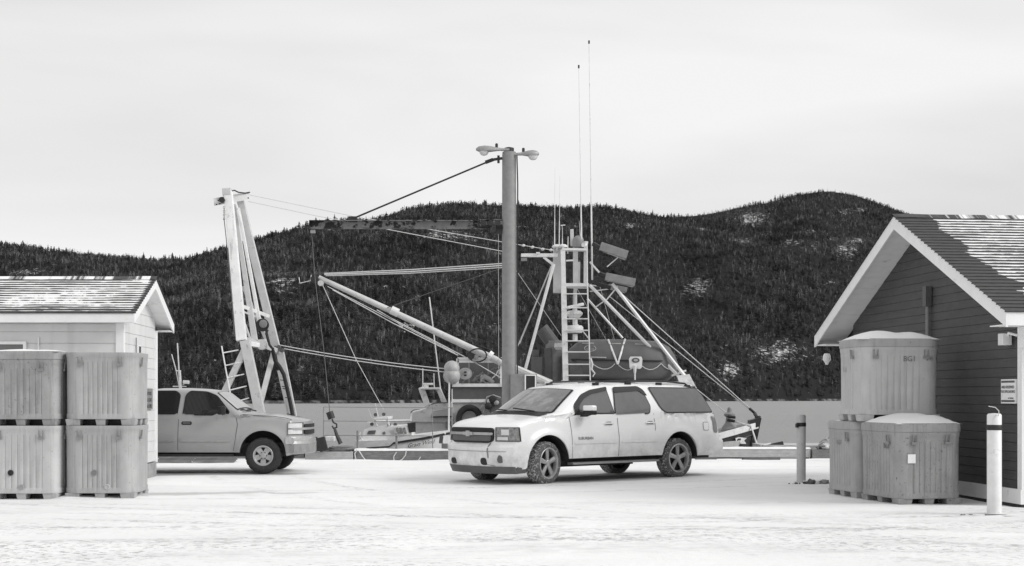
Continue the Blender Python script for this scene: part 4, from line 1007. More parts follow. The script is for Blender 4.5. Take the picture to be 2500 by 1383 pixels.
for sg in (-1, 1):
    for nm, pl in (('front_side_window', W2), ('rear_side_window', W1)):
        fr = TK.side(nm, grow(pl, .022), .004, blackp, sg); TK.side('pane', pl, .009, glasst, sg, parent=fr)
    for ln in ([(1.72, 1.16), (1.73, .46)], [(.56, 1.19), (.52, 1.0), (.56, .70), (.60, .46)], [(2.62, 1.2), (2.62, .46)], [(-.74, 1.09), (-.2, 1.165), (.42, 1.20)]):
        for (a, b) in zip(ln, ln[1:]):
            d = .006; v2 = Vector((b[1]-a[1], a[0]-b[0])).normalized()*d
            TK.side('shut_line', [(a[0]-v2.x, a[1]-v2.y), (b[0]-v2.x, b[1]-v2.y), (b[0]+v2.x, b[1]+v2.y), (a[0]+v2.x, a[1]+v2.y)], .002, greyd, sg)
    for a, b in ((.66, 1.68), (1.78, 2.6)):
        TK.side('side_moulding', [(a, .64), (b, .64), (b, .745), (a, .745)], .010, trk_paint, sg, thick=.01); TK.side('moulding_strip', [(a, .66), (b, .66), (b, .672), (a, .672)], .014, chrome, sg)
    q = TK.side('handle_recess', [(1.45, .99), (1.45, 1.06), (1.66, 1.06), (1.66, .99)], .003, blackp, sg)
    w = TK.Wd(1.55, 1.02, False); mb = MB(); mb.tube([(1.48, sg*(w+.012), 1.027), (1.63, sg*(w+.012), 1.027)], .010, 6); mb.build('door_handle', greym, q)
    mb = MB(); mb.box((.60, min(sg*.80, sg*.93), .345), (2.8, max(sg*.80, sg*.93), .395)); mb.build('running_board', black, truck)
    mb = MB(); mb.prism([(.74, 1.00), (.72, 1.20), (.80, 1.22), (.88, 1.18), (.88, 1.0)], (0, 0, 1.20), (1, 0, 0), (0, sg, 0), (0, 0, .17)); mb.build('mirror', blackp, truck, bevel=.02)
    for cx in (0, 3.65): wheel(truck, cx, sg*.83, .375, .25, .205, sg, tyred, chrome, slots=True, name='wheel')
    # headlight wrapping the corner
    def twrap(t, z, off):
        if t < .5: y = .62+(.90-.62)*t/.5; return Vector((TK.xoff(TK.xf, y, z)-off, sg*y, z))
        x = TK.xf+(t-.5)/.5*.34; w = TK.Wd(x, z, False)+.003; return Vector((TK.xoff(x, w, z)-off*.6, sg*(w+off*.6), z))
    def tp(t0, t1, z0, z1, off, m, nm, par):
        q = MB(); n = 12
        for i in range(n+1):
            for z in (z0, z1): q.v.append(twrap(t0+(t1-t0)*i/n, z, off))
        for i in range(n): q.f.append((i*2, (i+1)*2, (i+1)*2+1, i*2+1))
        return q.build(nm, m, par, smooth=50, fix=False)
    hl = tp(0, 1, .785, 1.035, .016, greyd, 'headlight', truck); tp(.1, .96, .92, 1.02, .022, lens, 'headlight_lens', hl); tp(.1, .96, .80, .895, .022, lens, 'indicator', hl)
TK.front('grille', [(-.6, .79), (.6, .79), (.6, 1.0), (-.6, 1.0)], .03, blackp, thick=.05); TK.front('grille_bar', [(-.9, .885), (.9, .885), (.9, .93), (-.9, .93)], .045, chrome, thick=.03)
mb = band(TK, .60, .745, .015, chrome, 'bumper', truck, ymax=.93)
mb = band(TK, .42, .60, .012, greym, 'air_dam', truck, ymax=.91)
for sg in (-1, 1):
    TK.side('bumper_end', [(-.90, .60), (-.47, .60), (-.47, .745), (-.90, .745)], .022, chrome, sg, thick=.02)
    TK.side('bumper_apron', [(-.88, .42), (-.50, .42), (-.48, .598), (-.88, .598)], .010, greym, sg, thick=.02)
wf = wind(TK, .53, .985, .84, .70, .004, blackp, 'windscreen'); wind(TK, .555, .965, .80, .67, .008, mat('frosted_windscreen', .38, .3, var=.15, scale=3, spec=.7), 'pane', wf)
mb = MB(); mb.tube([(.40, -.5, 1.26), (.50, -.15, 1.30), (.52, .0, 1.29)], .014, 6); mb.build('wiper', blackp, truck)
mb = MB(); mb.tube([(.40, .15, 1.26), (.50, .5, 1.30), (.52, .65, 1.28)], .014, 6); mb.build('wiper', blackp, truck)

# ------------------------------------------------------------------ wharf edge: kerb timbers, crane pole, cabinet, bollards
def curbpiece(x0, x1, D, z0, z1, d, m, label, group, snow=True, jag=.0):
    root = thing('kerb_timber', label, 'timber kerb', loc=((x0+x1)/2, D, 0), group=group)
    mb = MB(); mb.box((x0, D, z0), (x1, D+d, z1)); mb.build('timber', m, root, bevel=.015)
    if snow:
        q = MB(); n = max(6, int((x1-x0)/.12))
        for i in range(n+1):
            x = x0+(x1-x0)*i/n
            for y, hh in ((D-.012, -.01), (D+.02, .022), (D+d*.5, .04), (D+d-.02, .015)): q.v.append(Vector((x, y, z1+hh*(1+.6*noise.noise(Vector((x*3, y, 2)))))))
        for i in range(n):
            for j in range(3): q.f.append((i*4+j, (i+1)*4+j, (i+1)*4+j+1, i*4+j+1))
        q.build('snow_cap', snowm, root, smooth=70, fix=False)
    return root
GK = 'timber kerbs along the wharf edge'
D0 = 35.2
curbpiece(px2w(300, D0), px2w(742, D0), D0, .06, .30, .28, timber, 'dark kerb timber seen under the pickup truck', GK)
curbpiece(px2w(746, D0), px2w(862, D0), D0-.10, .0, .22, .34, timberl, 'greyish kerb timber carrying the heap of fishing gear', GK, snow=False)
curbpiece(px2w(865, D0), px2w(1100, D0), D0, -.02, .25, .28, timber, 'dark kerb timber with rope loops hanging over it', GK)
curbpiece(px2w(1104, D0), px2w(1560, D0), D0, -.02, .25, .28, timber, 'kerb timber hidden behind the white wagon wheels', GK)
curbpiece(px2w(1564, D0), px2w(1978, D0), D0-.05, .08, .295, .30, timberl, 'long pale snow-dusted kerb timber right of the white wagon', GK)
curbpiece(px2w(1981, D0), px2w(2120, D0), D0-.1, .02, .275, .30, timber, 'short dark kerb block behind the slim bollard', GK, snow=False)
for a, b in ((1700, 1750), (1815, 1905), (1955, 1975)):
    mb = MB(); mb.box((px2w(a, D0), D0-.02, .0), (px2w(b, D0), D0+.28, .085)); tag(mb.build('kerb_block', timber, bevel=.01), {1700: 'low timber block under the pale kerb by the wagon bumper', 1815: 'low timber block under the pale kerb before the dark bow', 1955: 'small timber block under the pale kerb at the slim bollard'}[a], 'timber block', 'blocks under the pale kerb')
for a, b, z in ((385, 470, .10), (475, 575, .09)):
    mb = MB(); 
    for k in range(3): 
        y = 33.6+k*.16; mb = MB(); mb.beam((px2w(a, 33.8), y, .06+.02*k), (px2w(b, 33.8), y+.1, .05+.02*k), .12, .035); tag(mb.build('loose_plank', timber), ('plank' if a < 400 else 'plank further right')+{0: ' nearest the camera', 1: ' in the middle', 2: ' farthest back'}[k]+' of the pile under the pickup', 'plank', 'planks lying behind the pickup')

# crane pole with jib and two lamps
Dp = 35.0; xp = px2w(1243, Dp); pole = thing('jib_crane', 'tall grey steel pole with rusty jib and two street lamps on the wharf edge', 'jib crane', loc=(xp, Dp, 0))
zt = P(0, 372, Dp).z
mb = MB(); mb.lathe([(.185, 0), (.180, 1.0), (.172, zt-.1), (.165, zt)], (xp, Dp, 0), (0, 0, 1), 28); mb.build('pole', pipeg, pole, smooth=40)
mb = MB(); mb.lathe([(.30, 0), (.30, .03)], (xp, Dp, .02), (0, 0, 1), 24); mb.build('base_plate', darkm, pole)
mb = MB(); mb.lathe([(.12, 0), (.12, .10), (.05, .12)], (xp, Dp, zt), (0, 0, 1), 16); mb.build('pole_cap', darkm, pole, smooth=40)
mb = MB(); mb.tube([P(1262, 380, Dp-.1), P(1264, 450, Dp-.1), P(1263, 700, Dp-.1), P(1263, 920, Dp-.1)], .016, 6); mb.build('cable', black, pole)
def jib(p, m, nm, h, w):
    q = MB(); a, b = p; q.beam(a, b, .015, h); q.build(nm+'_web', m, pole)
zj0, zj1 = P(0, 558, Dp).z, P(0, 540, Dp).z
xa, xb = px2w(757, Dp), px2w(1228, Dp)
h = zj1-zj0; zc = (zj0+zj1)/2
mb = MB(); mb.box((xa, Dp-.008, zj0), (xb, Dp+.008, zj1)); mb.box((xa, Dp-.09, zj0-.012), (xb, Dp+.09, zj0+.005)); mb.box((xa, Dp-.09, zj1-.005), (xb, Dp+.09, zj1+.012)); mb.box((xa-.012, Dp-.09, zj0-.012), (xa, Dp+.09, zj1+.012)); q = mb.build('jib_beam', rusty, pole); q['kind'] = None if False else 'part'
del q['kind']
mb = MB(); mb.hexa([tuple(P(1168, 556, Dp-.09)), tuple(P(1228, 556, Dp-.09)), tuple(P(1228, 556, Dp+.09)), tuple(P(1168, 556, Dp+.09)), tuple(P(1168, 536, Dp-.09)), tuple(P(1228, 536, Dp-.09)), tuple(P(1228, 536, Dp+.09)), tuple(P(1168, 536, Dp+.09))]); mb.build('trolley', rusty, pole, bevel=.01)
for px, py, r in ((1180, 546, .07), (1198, 546, .07), (1215, 546, .07), (1204, 562, .08)):
    mb = MB(); mb.lathe([(r, -.13), (r, .13)], P(px, py, Dp), (0, 1, 0), 14); mb.build('sheave', darkm, pole)
mb = MB(); mb.beam(P(1222, 534, Dp), P(1222, 572, Dp), .30, .10, up=(0, 1, 0)); mb.build('hinge_bracket', darkm, pole)
mb = MB(); mb.beam(P(1199, 566, Dp), P(1207, 578, Dp), .04, .03); mb.build('shackle', darkm, pole)
mb = MB(); mb.beam(P(850, 536, Dp), P(872, 536, Dp), .14, .10, up=(0, 1, 0)); mb.build('tie_bracket', darkm, pole, bevel=.01)
mb = MB(); mb.tube([P(862, 534, Dp), P(1190, 396, Dp)], .022, 8); mb.build('tie_rod', darkm, pole, smooth=40)
mb = MB(); mb.tube([P(1185, 397, Dp), P(1204, 390, Dp)], .045, 8); mb.build('turnbuckle', darkm, pole)
mb = MB(); mb.beam(P(1200, 391, Dp), P(1226, 387, Dp), .07, .06); mb.build('clevis', darkm, pole, bevel=.008)
mb = MB(); mb.beam(P(1217, 380, Dp), P(1217, 399, Dp), .06, .05); mb.build('clevis', darkm, pole, bevel=.008)
mb = MB(); mb.beam(P(758, 566, Dp), P(770, 566, Dp), .09, .08); mb.build('sheave_block', steelg, pole, bevel=.01)
def cobra(x0, x1, y, D, sg, nm='street_lamp'):
    root_ = pole; a = P(x0, y, D); b = P(x1, y, D); L = (b-a).length; d = (b-a).normalized(); q = MB()
    prof = [(0, .05), (.12, .055), (.3, .08), (.5, .12), (.7, .135), (.9, .11), (1.0, .04)]
    n = 14; 
    for t, r in prof:
        for j in range(n):
            an = 2*math.pi*j/n; q.v.append(a+d*(L*t)+Vector((0, r*1.1*math.cos(an), r*.75*max(math.sin(an), -.45))))
    for i in range(len(prof)-1):
        for j in range(n): q.f.append((i*n+j, i*n+(j+1) % n, (i+1)*n+(j+1) % n, (i+1)*n+j))
    q.f.append(tuple(range(n))[::-1]); q.f.append(tuple((len(prof)-1)*n+j for j in range(n)))
    h = q.build('lamp_head', steelg, root_, smooth=50)
    q = MB(); c = a+d*(L*.72)+Vector((0, 0, -.03)); q.lathe([(.115, 0), (.11, -.05), (.08, -.095), (.03, -.115), (0, -.118)], c, (0, 0, 1), 18, caps=False); q.build('lamp_glass', lens, h, smooth=60)
    q = MB(); c = a+d*(L*.28)+Vector((0, 0, .06)); q.lathe([(.035, 0), (.035, .08), (.02, .095)], c, (0, 0, 1), 10); q.build('photocell', darkm, h)
    q = MB(); q.tube([a-d*.12, a+d*.1], .035, 8); q.build('lamp_arm', steelg, h)
cobra(1232, 1162, 366, Dp-.1, -1); cobra(1263, 1316, 377, Dp-.1, 1)
# hook and weight on their wire
mb = MB(); mb.tube([P(761, 572, Dp), P(770, 690, Dp), P(790, 850, Dp), P(805, 1006, Dp)], .010, 5)
hk = thing('hanging_hook', 'dark cylindrical headache ball and hook hanging on a wire from the jib end', 'crane hook', loc=P(818, 1085, Dp))
mb.build('wire', roped, hk)
mb = MB(); mb.tube([P(804, 1006, Dp), P(810, 1023, Dp)], .088, 16); mb.build('weight', darkm, hk, smooth=40)
mb = MB(); pts = [P(811, 1024, Dp), P(814, 1032, Dp), P(822, 1036, Dp), P(822, 1044, Dp), P(814, 1046, Dp), P(811, 1040, Dp)]; mb.tube(pts, .022, 8); mb.build('hook', darkm, hk, smooth=50)
mb = MB(); mb.tube([P(816, 1044, Dp), P(822, 1062, Dp), P(832, 1084, Dp)], .032, 6, r2=.06); mb.build('sling', darkm, hk)
mb = MB(); mb.tube([P(1217, 560, Dp), P(1217, 760, Dp), P(1218, 925, Dp)], .006, 4); tag(mb.build('pull_wire', ropel), 'thin vertical wire hanging down beside the grey pole', 'wire')
# electrical cabinet
Dc = 34.6; cab = thing('electrical_cabinet', 'grey sheet metal cabinet with dark door in pale frame standing right of the crane pole', 'cabinet', loc=(px2w(1277, Dc), Dc, 0))
mb = MB(); mb.box((px2w(1246, Dc), Dc, .0), (px2w(1311, Dc), Dc+.5, P(0, 913, Dc).z)); mb.build('housing', greym, cab, bevel=.01)
mb = MB(); x0, x1, z0, z1 = px2w(1284, Dc), px2w(1306, Dc), P(0, 1005, Dc).z, P(0, 918, Dc).z; w = .03
for a in ((x0-w, x1+w, z1, z1+w), (x0-w, x1+w, z0-w, z0), (x0-w, x0, z0, z1), (x1, x1+w, z0, z1)): mb.box((a[0], Dc-.03, a[2]), (a[1], Dc-.001, a[3]))
q = mb.build('door_frame', offwhite, cab); mb = MB(); mb.box((x0, Dc-.012, z0), (x1, Dc-.003, z1)); mb.build('door', darkm, q)

# bollards
def bollard(label, px, D, ytop, r, m, band):
    x = px2w(px, D); b = thing('bollard', label, 'bollard', loc=(x, D, 0), group='pipe bollards in the yard'); z = P(0, ytop, D).z
    mb = MB(); mb.lathe([(r, 0), (r, z-.03), (r*.85, z-.008), (0, z)], (x, D, 0), (0, 0, 1), 24, caps=False); mb.build('pipe', m, b, smooth=50)
    zb = P(0, band, D).z; mb = MB(); mb.lathe([(r+.004, -.035), (r+.006, -.03), (r+.006, .03), (r+.004, .035)], (x, D, zb), (0, 0, 1), 24, caps=False); mb.build('tape_band', darkm, b, smooth=30)
    return b, x, z
b1, bx1, _ = bollard('slim grey bollard with a dark band, litter bag at its foot', 1956, 26.1, 1012, .083, mat('bollard_grey', .50, .6, var=.10, spots=(9, .6, .75, .3)), 1037)
mb = MB(); mb.box((bx1-.11, 26.0, 1.02), (bx1-.07, 26.1, 1.09)); mb.build('bolt', darkm, b1)
b2, bx2, bz2 = bollard('thick pale bollard with a dark band and curled wire on top, before the dark building', 2427.5, 18.96, 1009, .095, offwhite, 1044)
mb = MB(); mb.tube([(bx2-.05, 18.86, bz2-.10), (bx2-.01, 18.86, bz2-.02), (bx2+.03, 18.87, bz2-.03), (bx2+.04, 18.9, bz2+.03), (bx2+.01, 18.95, bz2+.075), (bx2-.07, 18.98, bz2+.09)], .006, 5); mb.build('wire_loop', ropel, b2, smooth=60)
def rubble(name, label, cat, cx, cy, n, rx, ry, h, mats, seed, z0=.01):
    rnd = random.Random(seed); root = thing(name, label, cat, loc=(cx, cy, z0))
    for i in range(n):
        a = rnd.uniform(0, 6.28); k = rnd.random()**.5; x = cx+rx*k*math.cos(a); y = cy+ry*k*math.sin(a); s_ = rnd.uniform(.3, 1)*h; mb = MB(); bm = bmesh.new(); bmesh.ops.create_icosphere(bm, subdivisions=2, radius=1)
        sx, sy, sz = s_*rnd.uniform(.7, 2.2), s_*rnd.uniform(.7, 1.5), s_*rnd.uniform(.35, .9); an = rnd.uniform(0, 3)
        for v in bm.verts: 
            w_ = 1+.95*noise.noise(v.co*2.3+Vector((i*3, seed, 0))); p = Vector((v.co.x*sx, v.co.y*sy, v.co.z*sz))*w_; p.rotate(Matrix.Rotation(an, 3, 'Z')); v.co = p+Vector((x, y, z0+sz*.4+rnd.uniform(0, .3)*0))
        mb.v = [v.co.copy() for v in bm.verts]; mb.f = [tuple(v.index for v in f.verts) for f in bm.faces]; bm.free(); mb.build('lump', rnd.choice(mats), root, smooth=40)
    return root
rubble('litter_heap', 'crumpled plastic and litter on the snow at the slim bollard', 'litter', bx1+.19, 25.75, 9, .20, .08, .09, [offwhite, snowm, debris, greym], 4)
rubble('litter_heap', 'scattered dark scraps left of the slim bollard foot', 'litter', bx1-.16, 25.7, 6, .17, .05, .035, [debris, greyd, offwhite], 6)
rubble('litter_heap', 'dark scraps and broken boards at the foot of the thick bollard', 'litter', bx2+.22, 19.15, 6, .13, .08, .06, [debris, greym], 8)
mb = MB(); mb.beam((bx2-.20, 18.72, .03), (bx2+.22, 18.70, .03), .05, .022); tag(mb.build('loose_plank', debris), 'dark thin board lying in front of the thick bollard', 'plank')
mb = MB(); mb.beam((bx2-.02, 18.55, .025), (bx2+.30, 18.6, .025), .12, .02); tag(mb.build('loose_plank', timberl), 'pale snowy board lying nearest in front of the thick bollard', 'plank')
rubble('stone_scrap', 'small dark scraps on the snow left of the thick bollard', 'litter', bx2-.38, 18.9, 4, .09, .04, .028, [debris], 12)

# gear heap on the kerb and rope
GX = px2w(812, 35.3)
rubble('gear_heap', 'heap of dark netting and fishing gear on the kerb beside the pickup', 'fishing gear', px2w(790, 35.6), 35.45, 16, .55, .2, .12, [debris, greym, darkm, greyd, black], 21, z0=.22)
for i, (a, b, c, d, e) in enumerate(((765, 1070, 778, 1100, .16), (783, 1068, 792, 1102, .16))):
    mb = MB(); mb.beam(P(a, b, 35.0), P(c, d, 35.0), .2, .13, up=(0, 1, 0)); tag(mb.build('cleat_block', darkm, bevel=.03), ('left' if i == 0 else 'right')+' of two dark upright blocks beside the pickup bumper', 'mooring block', 'mooring blocks by the pickup')
mb = MB(); mb.box((px2w(795, 35.5), 35.5, P(0, 1078, 35.5).z), (px2w(816, 35.5), 35.8, P(0, 1066, 35.5).z)); tag(mb.build('foam_box', offwhite, bevel=.02), 'small white foam box lying on the heap of gear', 'box')
def coil(cx, cy, z, r, turns, m, label, rr_=.012, tilt=None, seed=0):
    rnd = random.Random(seed); pts = []
    for k in range(turns*14):
        t = 2*math.pi*k/14; q = r*(1+.15*math.sin(t*1.7+seed)+rnd.uniform(-.05, .05)); p = Vector((q*math.cos(t), q*.5*math.sin(t), .004*k/3+rnd.uniform(0, .02)))
        pts.append(Vector((cx, cy, z))+p)
    mb = MB(); mb.tube(pts, rr_, 5); return tag(mb.build('rope_coil', m, smooth=60), label, 'rope')
coil(px2w(835, 35.3), 35.3, .24, .28, 5, mat('brown_rope', .2, .85, var=.3, scale=30), 'tangled rope coil on top of the greyish kerb timber', .022, seed=1)
for i, pts in enumerate(([(872, 1098), (866, 1108), (868, 1120), (874, 1132)], [(876, 1100), (885, 1115), (896, 1128)], [(968, 1104), (961, 1115), (962, 1126), (966, 1132)], [(992, 1100), (990, 1112), (982, 1122), (970, 1128)], [(1024, 1122), (1020, 1126), (1027, 1116)])):
    mb = MB(); mb.tube([P(x, y, 35.15) for x, y in pts], .014, 6); tag(mb.build('rope', ropel, smooth=60), ['first pale rope end hanging over the kerb from the left', 'second pale rope end hanging over the kerb, slanting right', 'left half of the pale rope loop hanging over the kerb', 'right half of the pale rope loop hanging over the kerb', 'short pale rope scrap on the kerb near the wagon'][i], 'rope', 'ropes over the kerb')
rubble('rope_heap', 'knot of rope and net on the dark kerb block behind the fish bins', 'rope', px2w(2010, 35.4), 35.3, 8, .2, .1, .10, [greym, greyd, ropel], 31, z0=.30)
for i in range(4):
    mb = MB(); mb.tube([P(1995+i*3, 1092-i*5, 35.1), P(2008+i*3, 1082-i*4, 35.05), P(2026, 1068+i*5, 35.1)], .022, 6); tag(mb.build('rope', timberl if i % 2 else greym, smooth=60), ['lowest', 'second', 'third', 'topmost'][i]+' rope strand slung across the dark kerb block', 'rope', 'strands on the dark kerb block')

# ------------------------------------------------------------------ white lifting gantry behind the pickup
gan = thing('gantry', 'tall white A-shaped lifting gantry with ladder and winch rising behind the pickup', 'gantry', loc=(px2w(620, 37.5), 37.5, 0))
def gb(nm, a, b, w, h, m=gantryw, par=None, w2=None, h2=None, up=(0, 1, 0), bev=.008):
    mb = MB(); mb.beam(P(*a), P(*b), w, h, up=up, w2=w2, h2=h2); return mb.build(nm, m, par or gan, bevel=bev)
A = 37.2
def ext(a, b):      # run a leg on down to the wharf deck
    pa, pb = P(*a), P(*b); t = (0.0-pa.z)/(pb.z-pa.z); return pa, pa+(pb-pa)*t
def leg(a, b, w, h, m, w2=None):
    pa, pb = ext(a, b); mb = MB(); mb.beam(pa, pb, w, h, up=(0, 1, 0), w2=w2 or w); return mb.build('leg', m, gan, bevel=.008)
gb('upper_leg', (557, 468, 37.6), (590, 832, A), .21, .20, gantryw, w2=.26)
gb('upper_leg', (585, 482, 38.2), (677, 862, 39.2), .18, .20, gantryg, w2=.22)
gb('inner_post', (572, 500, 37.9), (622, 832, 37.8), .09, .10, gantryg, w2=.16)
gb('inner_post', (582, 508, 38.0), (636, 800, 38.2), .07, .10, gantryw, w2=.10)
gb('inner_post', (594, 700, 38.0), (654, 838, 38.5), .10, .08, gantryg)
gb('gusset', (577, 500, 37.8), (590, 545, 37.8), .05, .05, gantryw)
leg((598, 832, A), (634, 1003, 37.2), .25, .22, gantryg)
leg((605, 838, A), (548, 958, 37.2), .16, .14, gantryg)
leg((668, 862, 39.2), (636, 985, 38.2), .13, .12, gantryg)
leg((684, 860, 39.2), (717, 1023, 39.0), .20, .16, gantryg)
leg((682, 905, 39.1), (706, 1010, 39.0), .11, .10, gantryg)
# head: box cap, cross plate with holes, eye bolts, chain
gb('head_cap', (554, 461, 37.6), (555, 478, 37.6), .22, .24, gantryg)
mb = MB(); mb.hexa([tuple(P(523, 503, 37.5)), tuple(P(611, 487, 38.1)), tuple(P(611, 487, 38.16)), tuple(P(523, 503, 37.56)), tuple(P(521, 485, 37.5)), tuple(P(608, 468, 38.1)), tuple(P(608, 468, 38.16)), tuple(P(521, 485, 37.56))]); mb.build('cross_plate', gantryg, gan)
for px, py, D in ((529, 500, 37.47), (537, 498, 37.48), (599, 486, 38.05), (606, 484, 38.08), (589, 489, 38.0), (533, 490, 37.47)):
    mb = MB(); mb.lathe([(.020, 0), (.020, .02)], P(px, py, D), (0, -1, 0), 8); mb.build('plate_hole', darkm, gan)
mb = MB(); mb.lathe([(.075, -.05), (.075, .05)], P(542, 489, 37.4), (0, 1, 0), 14); mb.build('sheave', darkm, gan)
mb = MB(); mb.tube([P(565, 467, 37.6), P(572, 465, 37.7), P(582, 470, 37.8), P(598, 472, 38), P(610, 470, 38.1)], .018, 6); mb.build('shackle_line', darkm, gan)
for i in range(7):
    mb = MB(); c = P(547+(i % 2)*.6, 507+i*4.6, 37.35); n = 10; r = .026
    pts = [c+(Vector((math.cos(t)*.022, 0, math.sin(t)*.036)) if i % 2 == 0 else Vector((0, math.cos(t)*.022, math.sin(t)*.036))) for t in [2*math.pi*k/n for k in range(n+1)]]
    mb.tube(pts, .008, 5, caps=False); mb.build('chain_link', steelg, gan)
mb = MB(); mb.tube([P(547, 535, 37.35), P(553, 590, 37.3), P(567, 740, 37.1), P(572, 822, 37)], .012, 5); mb.build('hoist_wire', roped, gan)
# cross members
gb('cross_member', (586, 746, 37.4), (655, 772, 38.8), .09, .10, gantryw)
gb('cross_member', (590, 760, 37.4), (650, 784, 38.7), .05, .06, gantryg)
gb('cross_member', (592, 826, A), (682, 858, 39.1), .12, .14, gantryg)
gb('cross_member', (600, 838, A), (650, 846, 38.2), .12, .10, gantryw)
gb('brace', (592, 775, 37.3), (612, 832, 37.8), .05, .05, gantryw)
# winch drum and its plates
mb = MB(); mb.lathe([(.17, -.10), (.17, -.07), (.13, -.07), (.13, .08), (.17, .08), (.17, .11)], P(641, 794, 38.0), (-.15, 1, 0), 22); q = mb.build('winch_drum', black, gan, smooth=30)
mb = MB(); mb.lathe([(.11, 0), (.11, .02), (.09, .03), (0, .03)], P(643, 791, 37.88), (-.15, -1, 0), 20, caps=False); mb.build('drum_plate', greym, q, smooth=30)
mb = MB(); mb.hexa([tuple(P(617, 850, 37.9)), tuple(P(655, 852, 38.1)), tuple(P(655, 850, 38.4)), tuple(P(617, 848, 38.2)), tuple(P(622, 832, 37.9)), tuple(P(650, 830, 38.1)), tuple(P(650, 828, 38.4)), tuple(P(622, 830, 38.2))]); mb.build('winch_housing', gantryg, gan, bevel=.02)
mb = MB(); mb.lathe([(.14, -.12), (.14, .12)], P(640, 842, 37.9), (0, 1, 0), 16); mb.build('winch_gear', gantryg, gan)
mb = MB(); mb.tube([P(653, 806, 37.9), P(650, 815, 37.85), P(654, 830, 37.8), P(658, 843, 37.8), P(664, 850, 37.9)], .035, 7); mb.build('hydraulic_hose', black, gan, smooth=60)
mb = MB(); mb.tube([P(664, 850, 38.6), P(668, 865, 38.7), P(672, 882, 38.8), P(684, 898, 38.8), P(693, 915, 38.8), P(700, 945, 38.8), P(709, 985, 38.8), P(716, 1022, 38.7)], .055, 8); mb.build('hydraulic_hose', black, gan, smooth=60)
for i, (px, py) in enumerate(((690, 929), (696, 950), (702, 972), (694, 945), (706, 1012))):
    mb = MB(); mb.tube([P(px-6, py-1, 38.75), P(px+8, py+1, 38.75)], .012, 5); mb.build('hose_clamp', darkm, gan)
for px, py in ((672, 850), (681, 848), (688, 856)):
    mb = MB(); mb.lathe([(.06, -.05), (.06, .05)], P(px, py, 38.9), (0, 1, 0), 10); mb.build('shackle', greyd, gan, smooth=40)
# ladder at the left legs
lad = MB(); lad.tube([P(541, 845, 37.1), P(553, 912, 37.1), P(564, 970, 37.1), P(567, 985, 37.1)], .018, 6); ld = lad.build('ladder_rail', gantryw, gan)
for (x0, y0, x1, y1) in ((545, 862, 582, 855), (550, 893, 592, 884), (556, 923, 596, 914), (562, 953, 602, 943), (572, 983, 608, 972)):
    mb = MB(); mb.tube([P(x0, y0, 37.1), P(x1, y1, 37.15)], .018, 6); mb.build('rung', gantryw, ld)
def rope(label, pts, r, m=ropel, group=None, nm='rope', cat='rope', sag=0, n=9, D=None):
    q = [P(*p) for p in pts]
    if len(q) == 2 and sag:
        a, b = q; q = [a+(b-a)*(i/n)-Vector((0, 0, sag*4*(i/n)*(1-i/n))) for i in range(n+1)]
    mb = MB(); mb.tube(q, r, 5); return tag(mb.build(nm, m, smooth=60), label, cat, group)
GW = 'wires running from the gantry to the fishing boat'
rope('upper wire from the gantry head, passing over the rusty jib to the boat mast', [(608, 476, 38.1), (860, 528, 39), (1230, 592, 40), (1352, 612, 40.2)], .010, ropel, GW)
rope('lower wire from the gantry head, passing behind the rusty jib', [(606, 492, 38.1), (770, 527, 38.6), (1226, 614, 40)], .010, ropel, GW)
rope('upper of two pale wires from the gantry winch to the boat', [(682, 843, 39), (1100, 902, 40)], .013, ropel, GW, sag=.06)
rope('lower of two pale wires from the gantry winch to the boat', [(694, 852, 39), (1098, 910, 40)], .013, ropel, GW, sag=.05)

# ------------------------------------------------------------------ the fishing boat
V = 41.0
fb = thing('fishing_boat', 'fishing boat with dark bow, white rail, lattice mast and long boom behind the white wagon', 'fishing boat', loc=(px2w(1480, V), V, ZW))
def vb(nm, m, mb, par=None, **k): return mb.build(nm, m, par or fb, **k)
# hull: sections along the keel line, bow at the right
xs0, xs1 = px2w(1060, V), px2w(1846, V)
secs = 26; mb = MB(); wl = ZW-.3
def sheer(t): return lerp(t, [0, .35, .6, .8, .92, 1], [-.12, -.12, .10, .42, .68, .86])
def half(t): return 2.1*min(1, (max(0, 1-t)/.42)**.62)
for i in range(secs+1):
    t = i/secs; x = xs0+(xs1-xs0)*t; zt_ = sheer(t); hb = half(t)
    for k, (fy, fz) in enumerate(((0, 0), (.45, .0), (.80, .25), (.95, .6), (1.0, 1.0))):
        z = wl+(zt_-wl)*fz; xx = x+(-.55*(1-fz) if t > .98 else -.55*(1-fz)*max(0, (t-.7)/.3))
        mb.v.append(Vector((xx, V-hb*fy, z)))
    for k, (fy, fz) in enumerate(((1.0, 1.0), (.95, .6), (.80, .25), (.45, 0), (0, 0))):
        z = wl+(zt_-wl)*fz; xx = x+(-.55*(1-fz) if t > .98 else -.55*(1-fz)*max(0, (t-.7)/.3)); mb.v.append(Vector((xx, V+hb*fy, z)))
for i in range(secs):
    for j in range(9):
        mb.f.append((i*10+j, (i+1)*10+j, (i+1)*10+j+1, i*10+j+1))
mb.f.append(tuple(range(10)))
vb('hull', hulld, mb, smooth=40)
# deck
mb = MB()
for i in range(secs+1):
    t = i/secs; x = xs0+(xs1-xs0)*t; mb.v += [Vector((x, V-half(t)*.97, sheer(t)-.35)), Vector((x, V+half(t)*.97, sheer(t)-.35))]
for i in range(secs): mb.f.append((i*2, i*2+2, i*2+3, i*2+1))
vb('deck', offwhite, mb, fix=False)
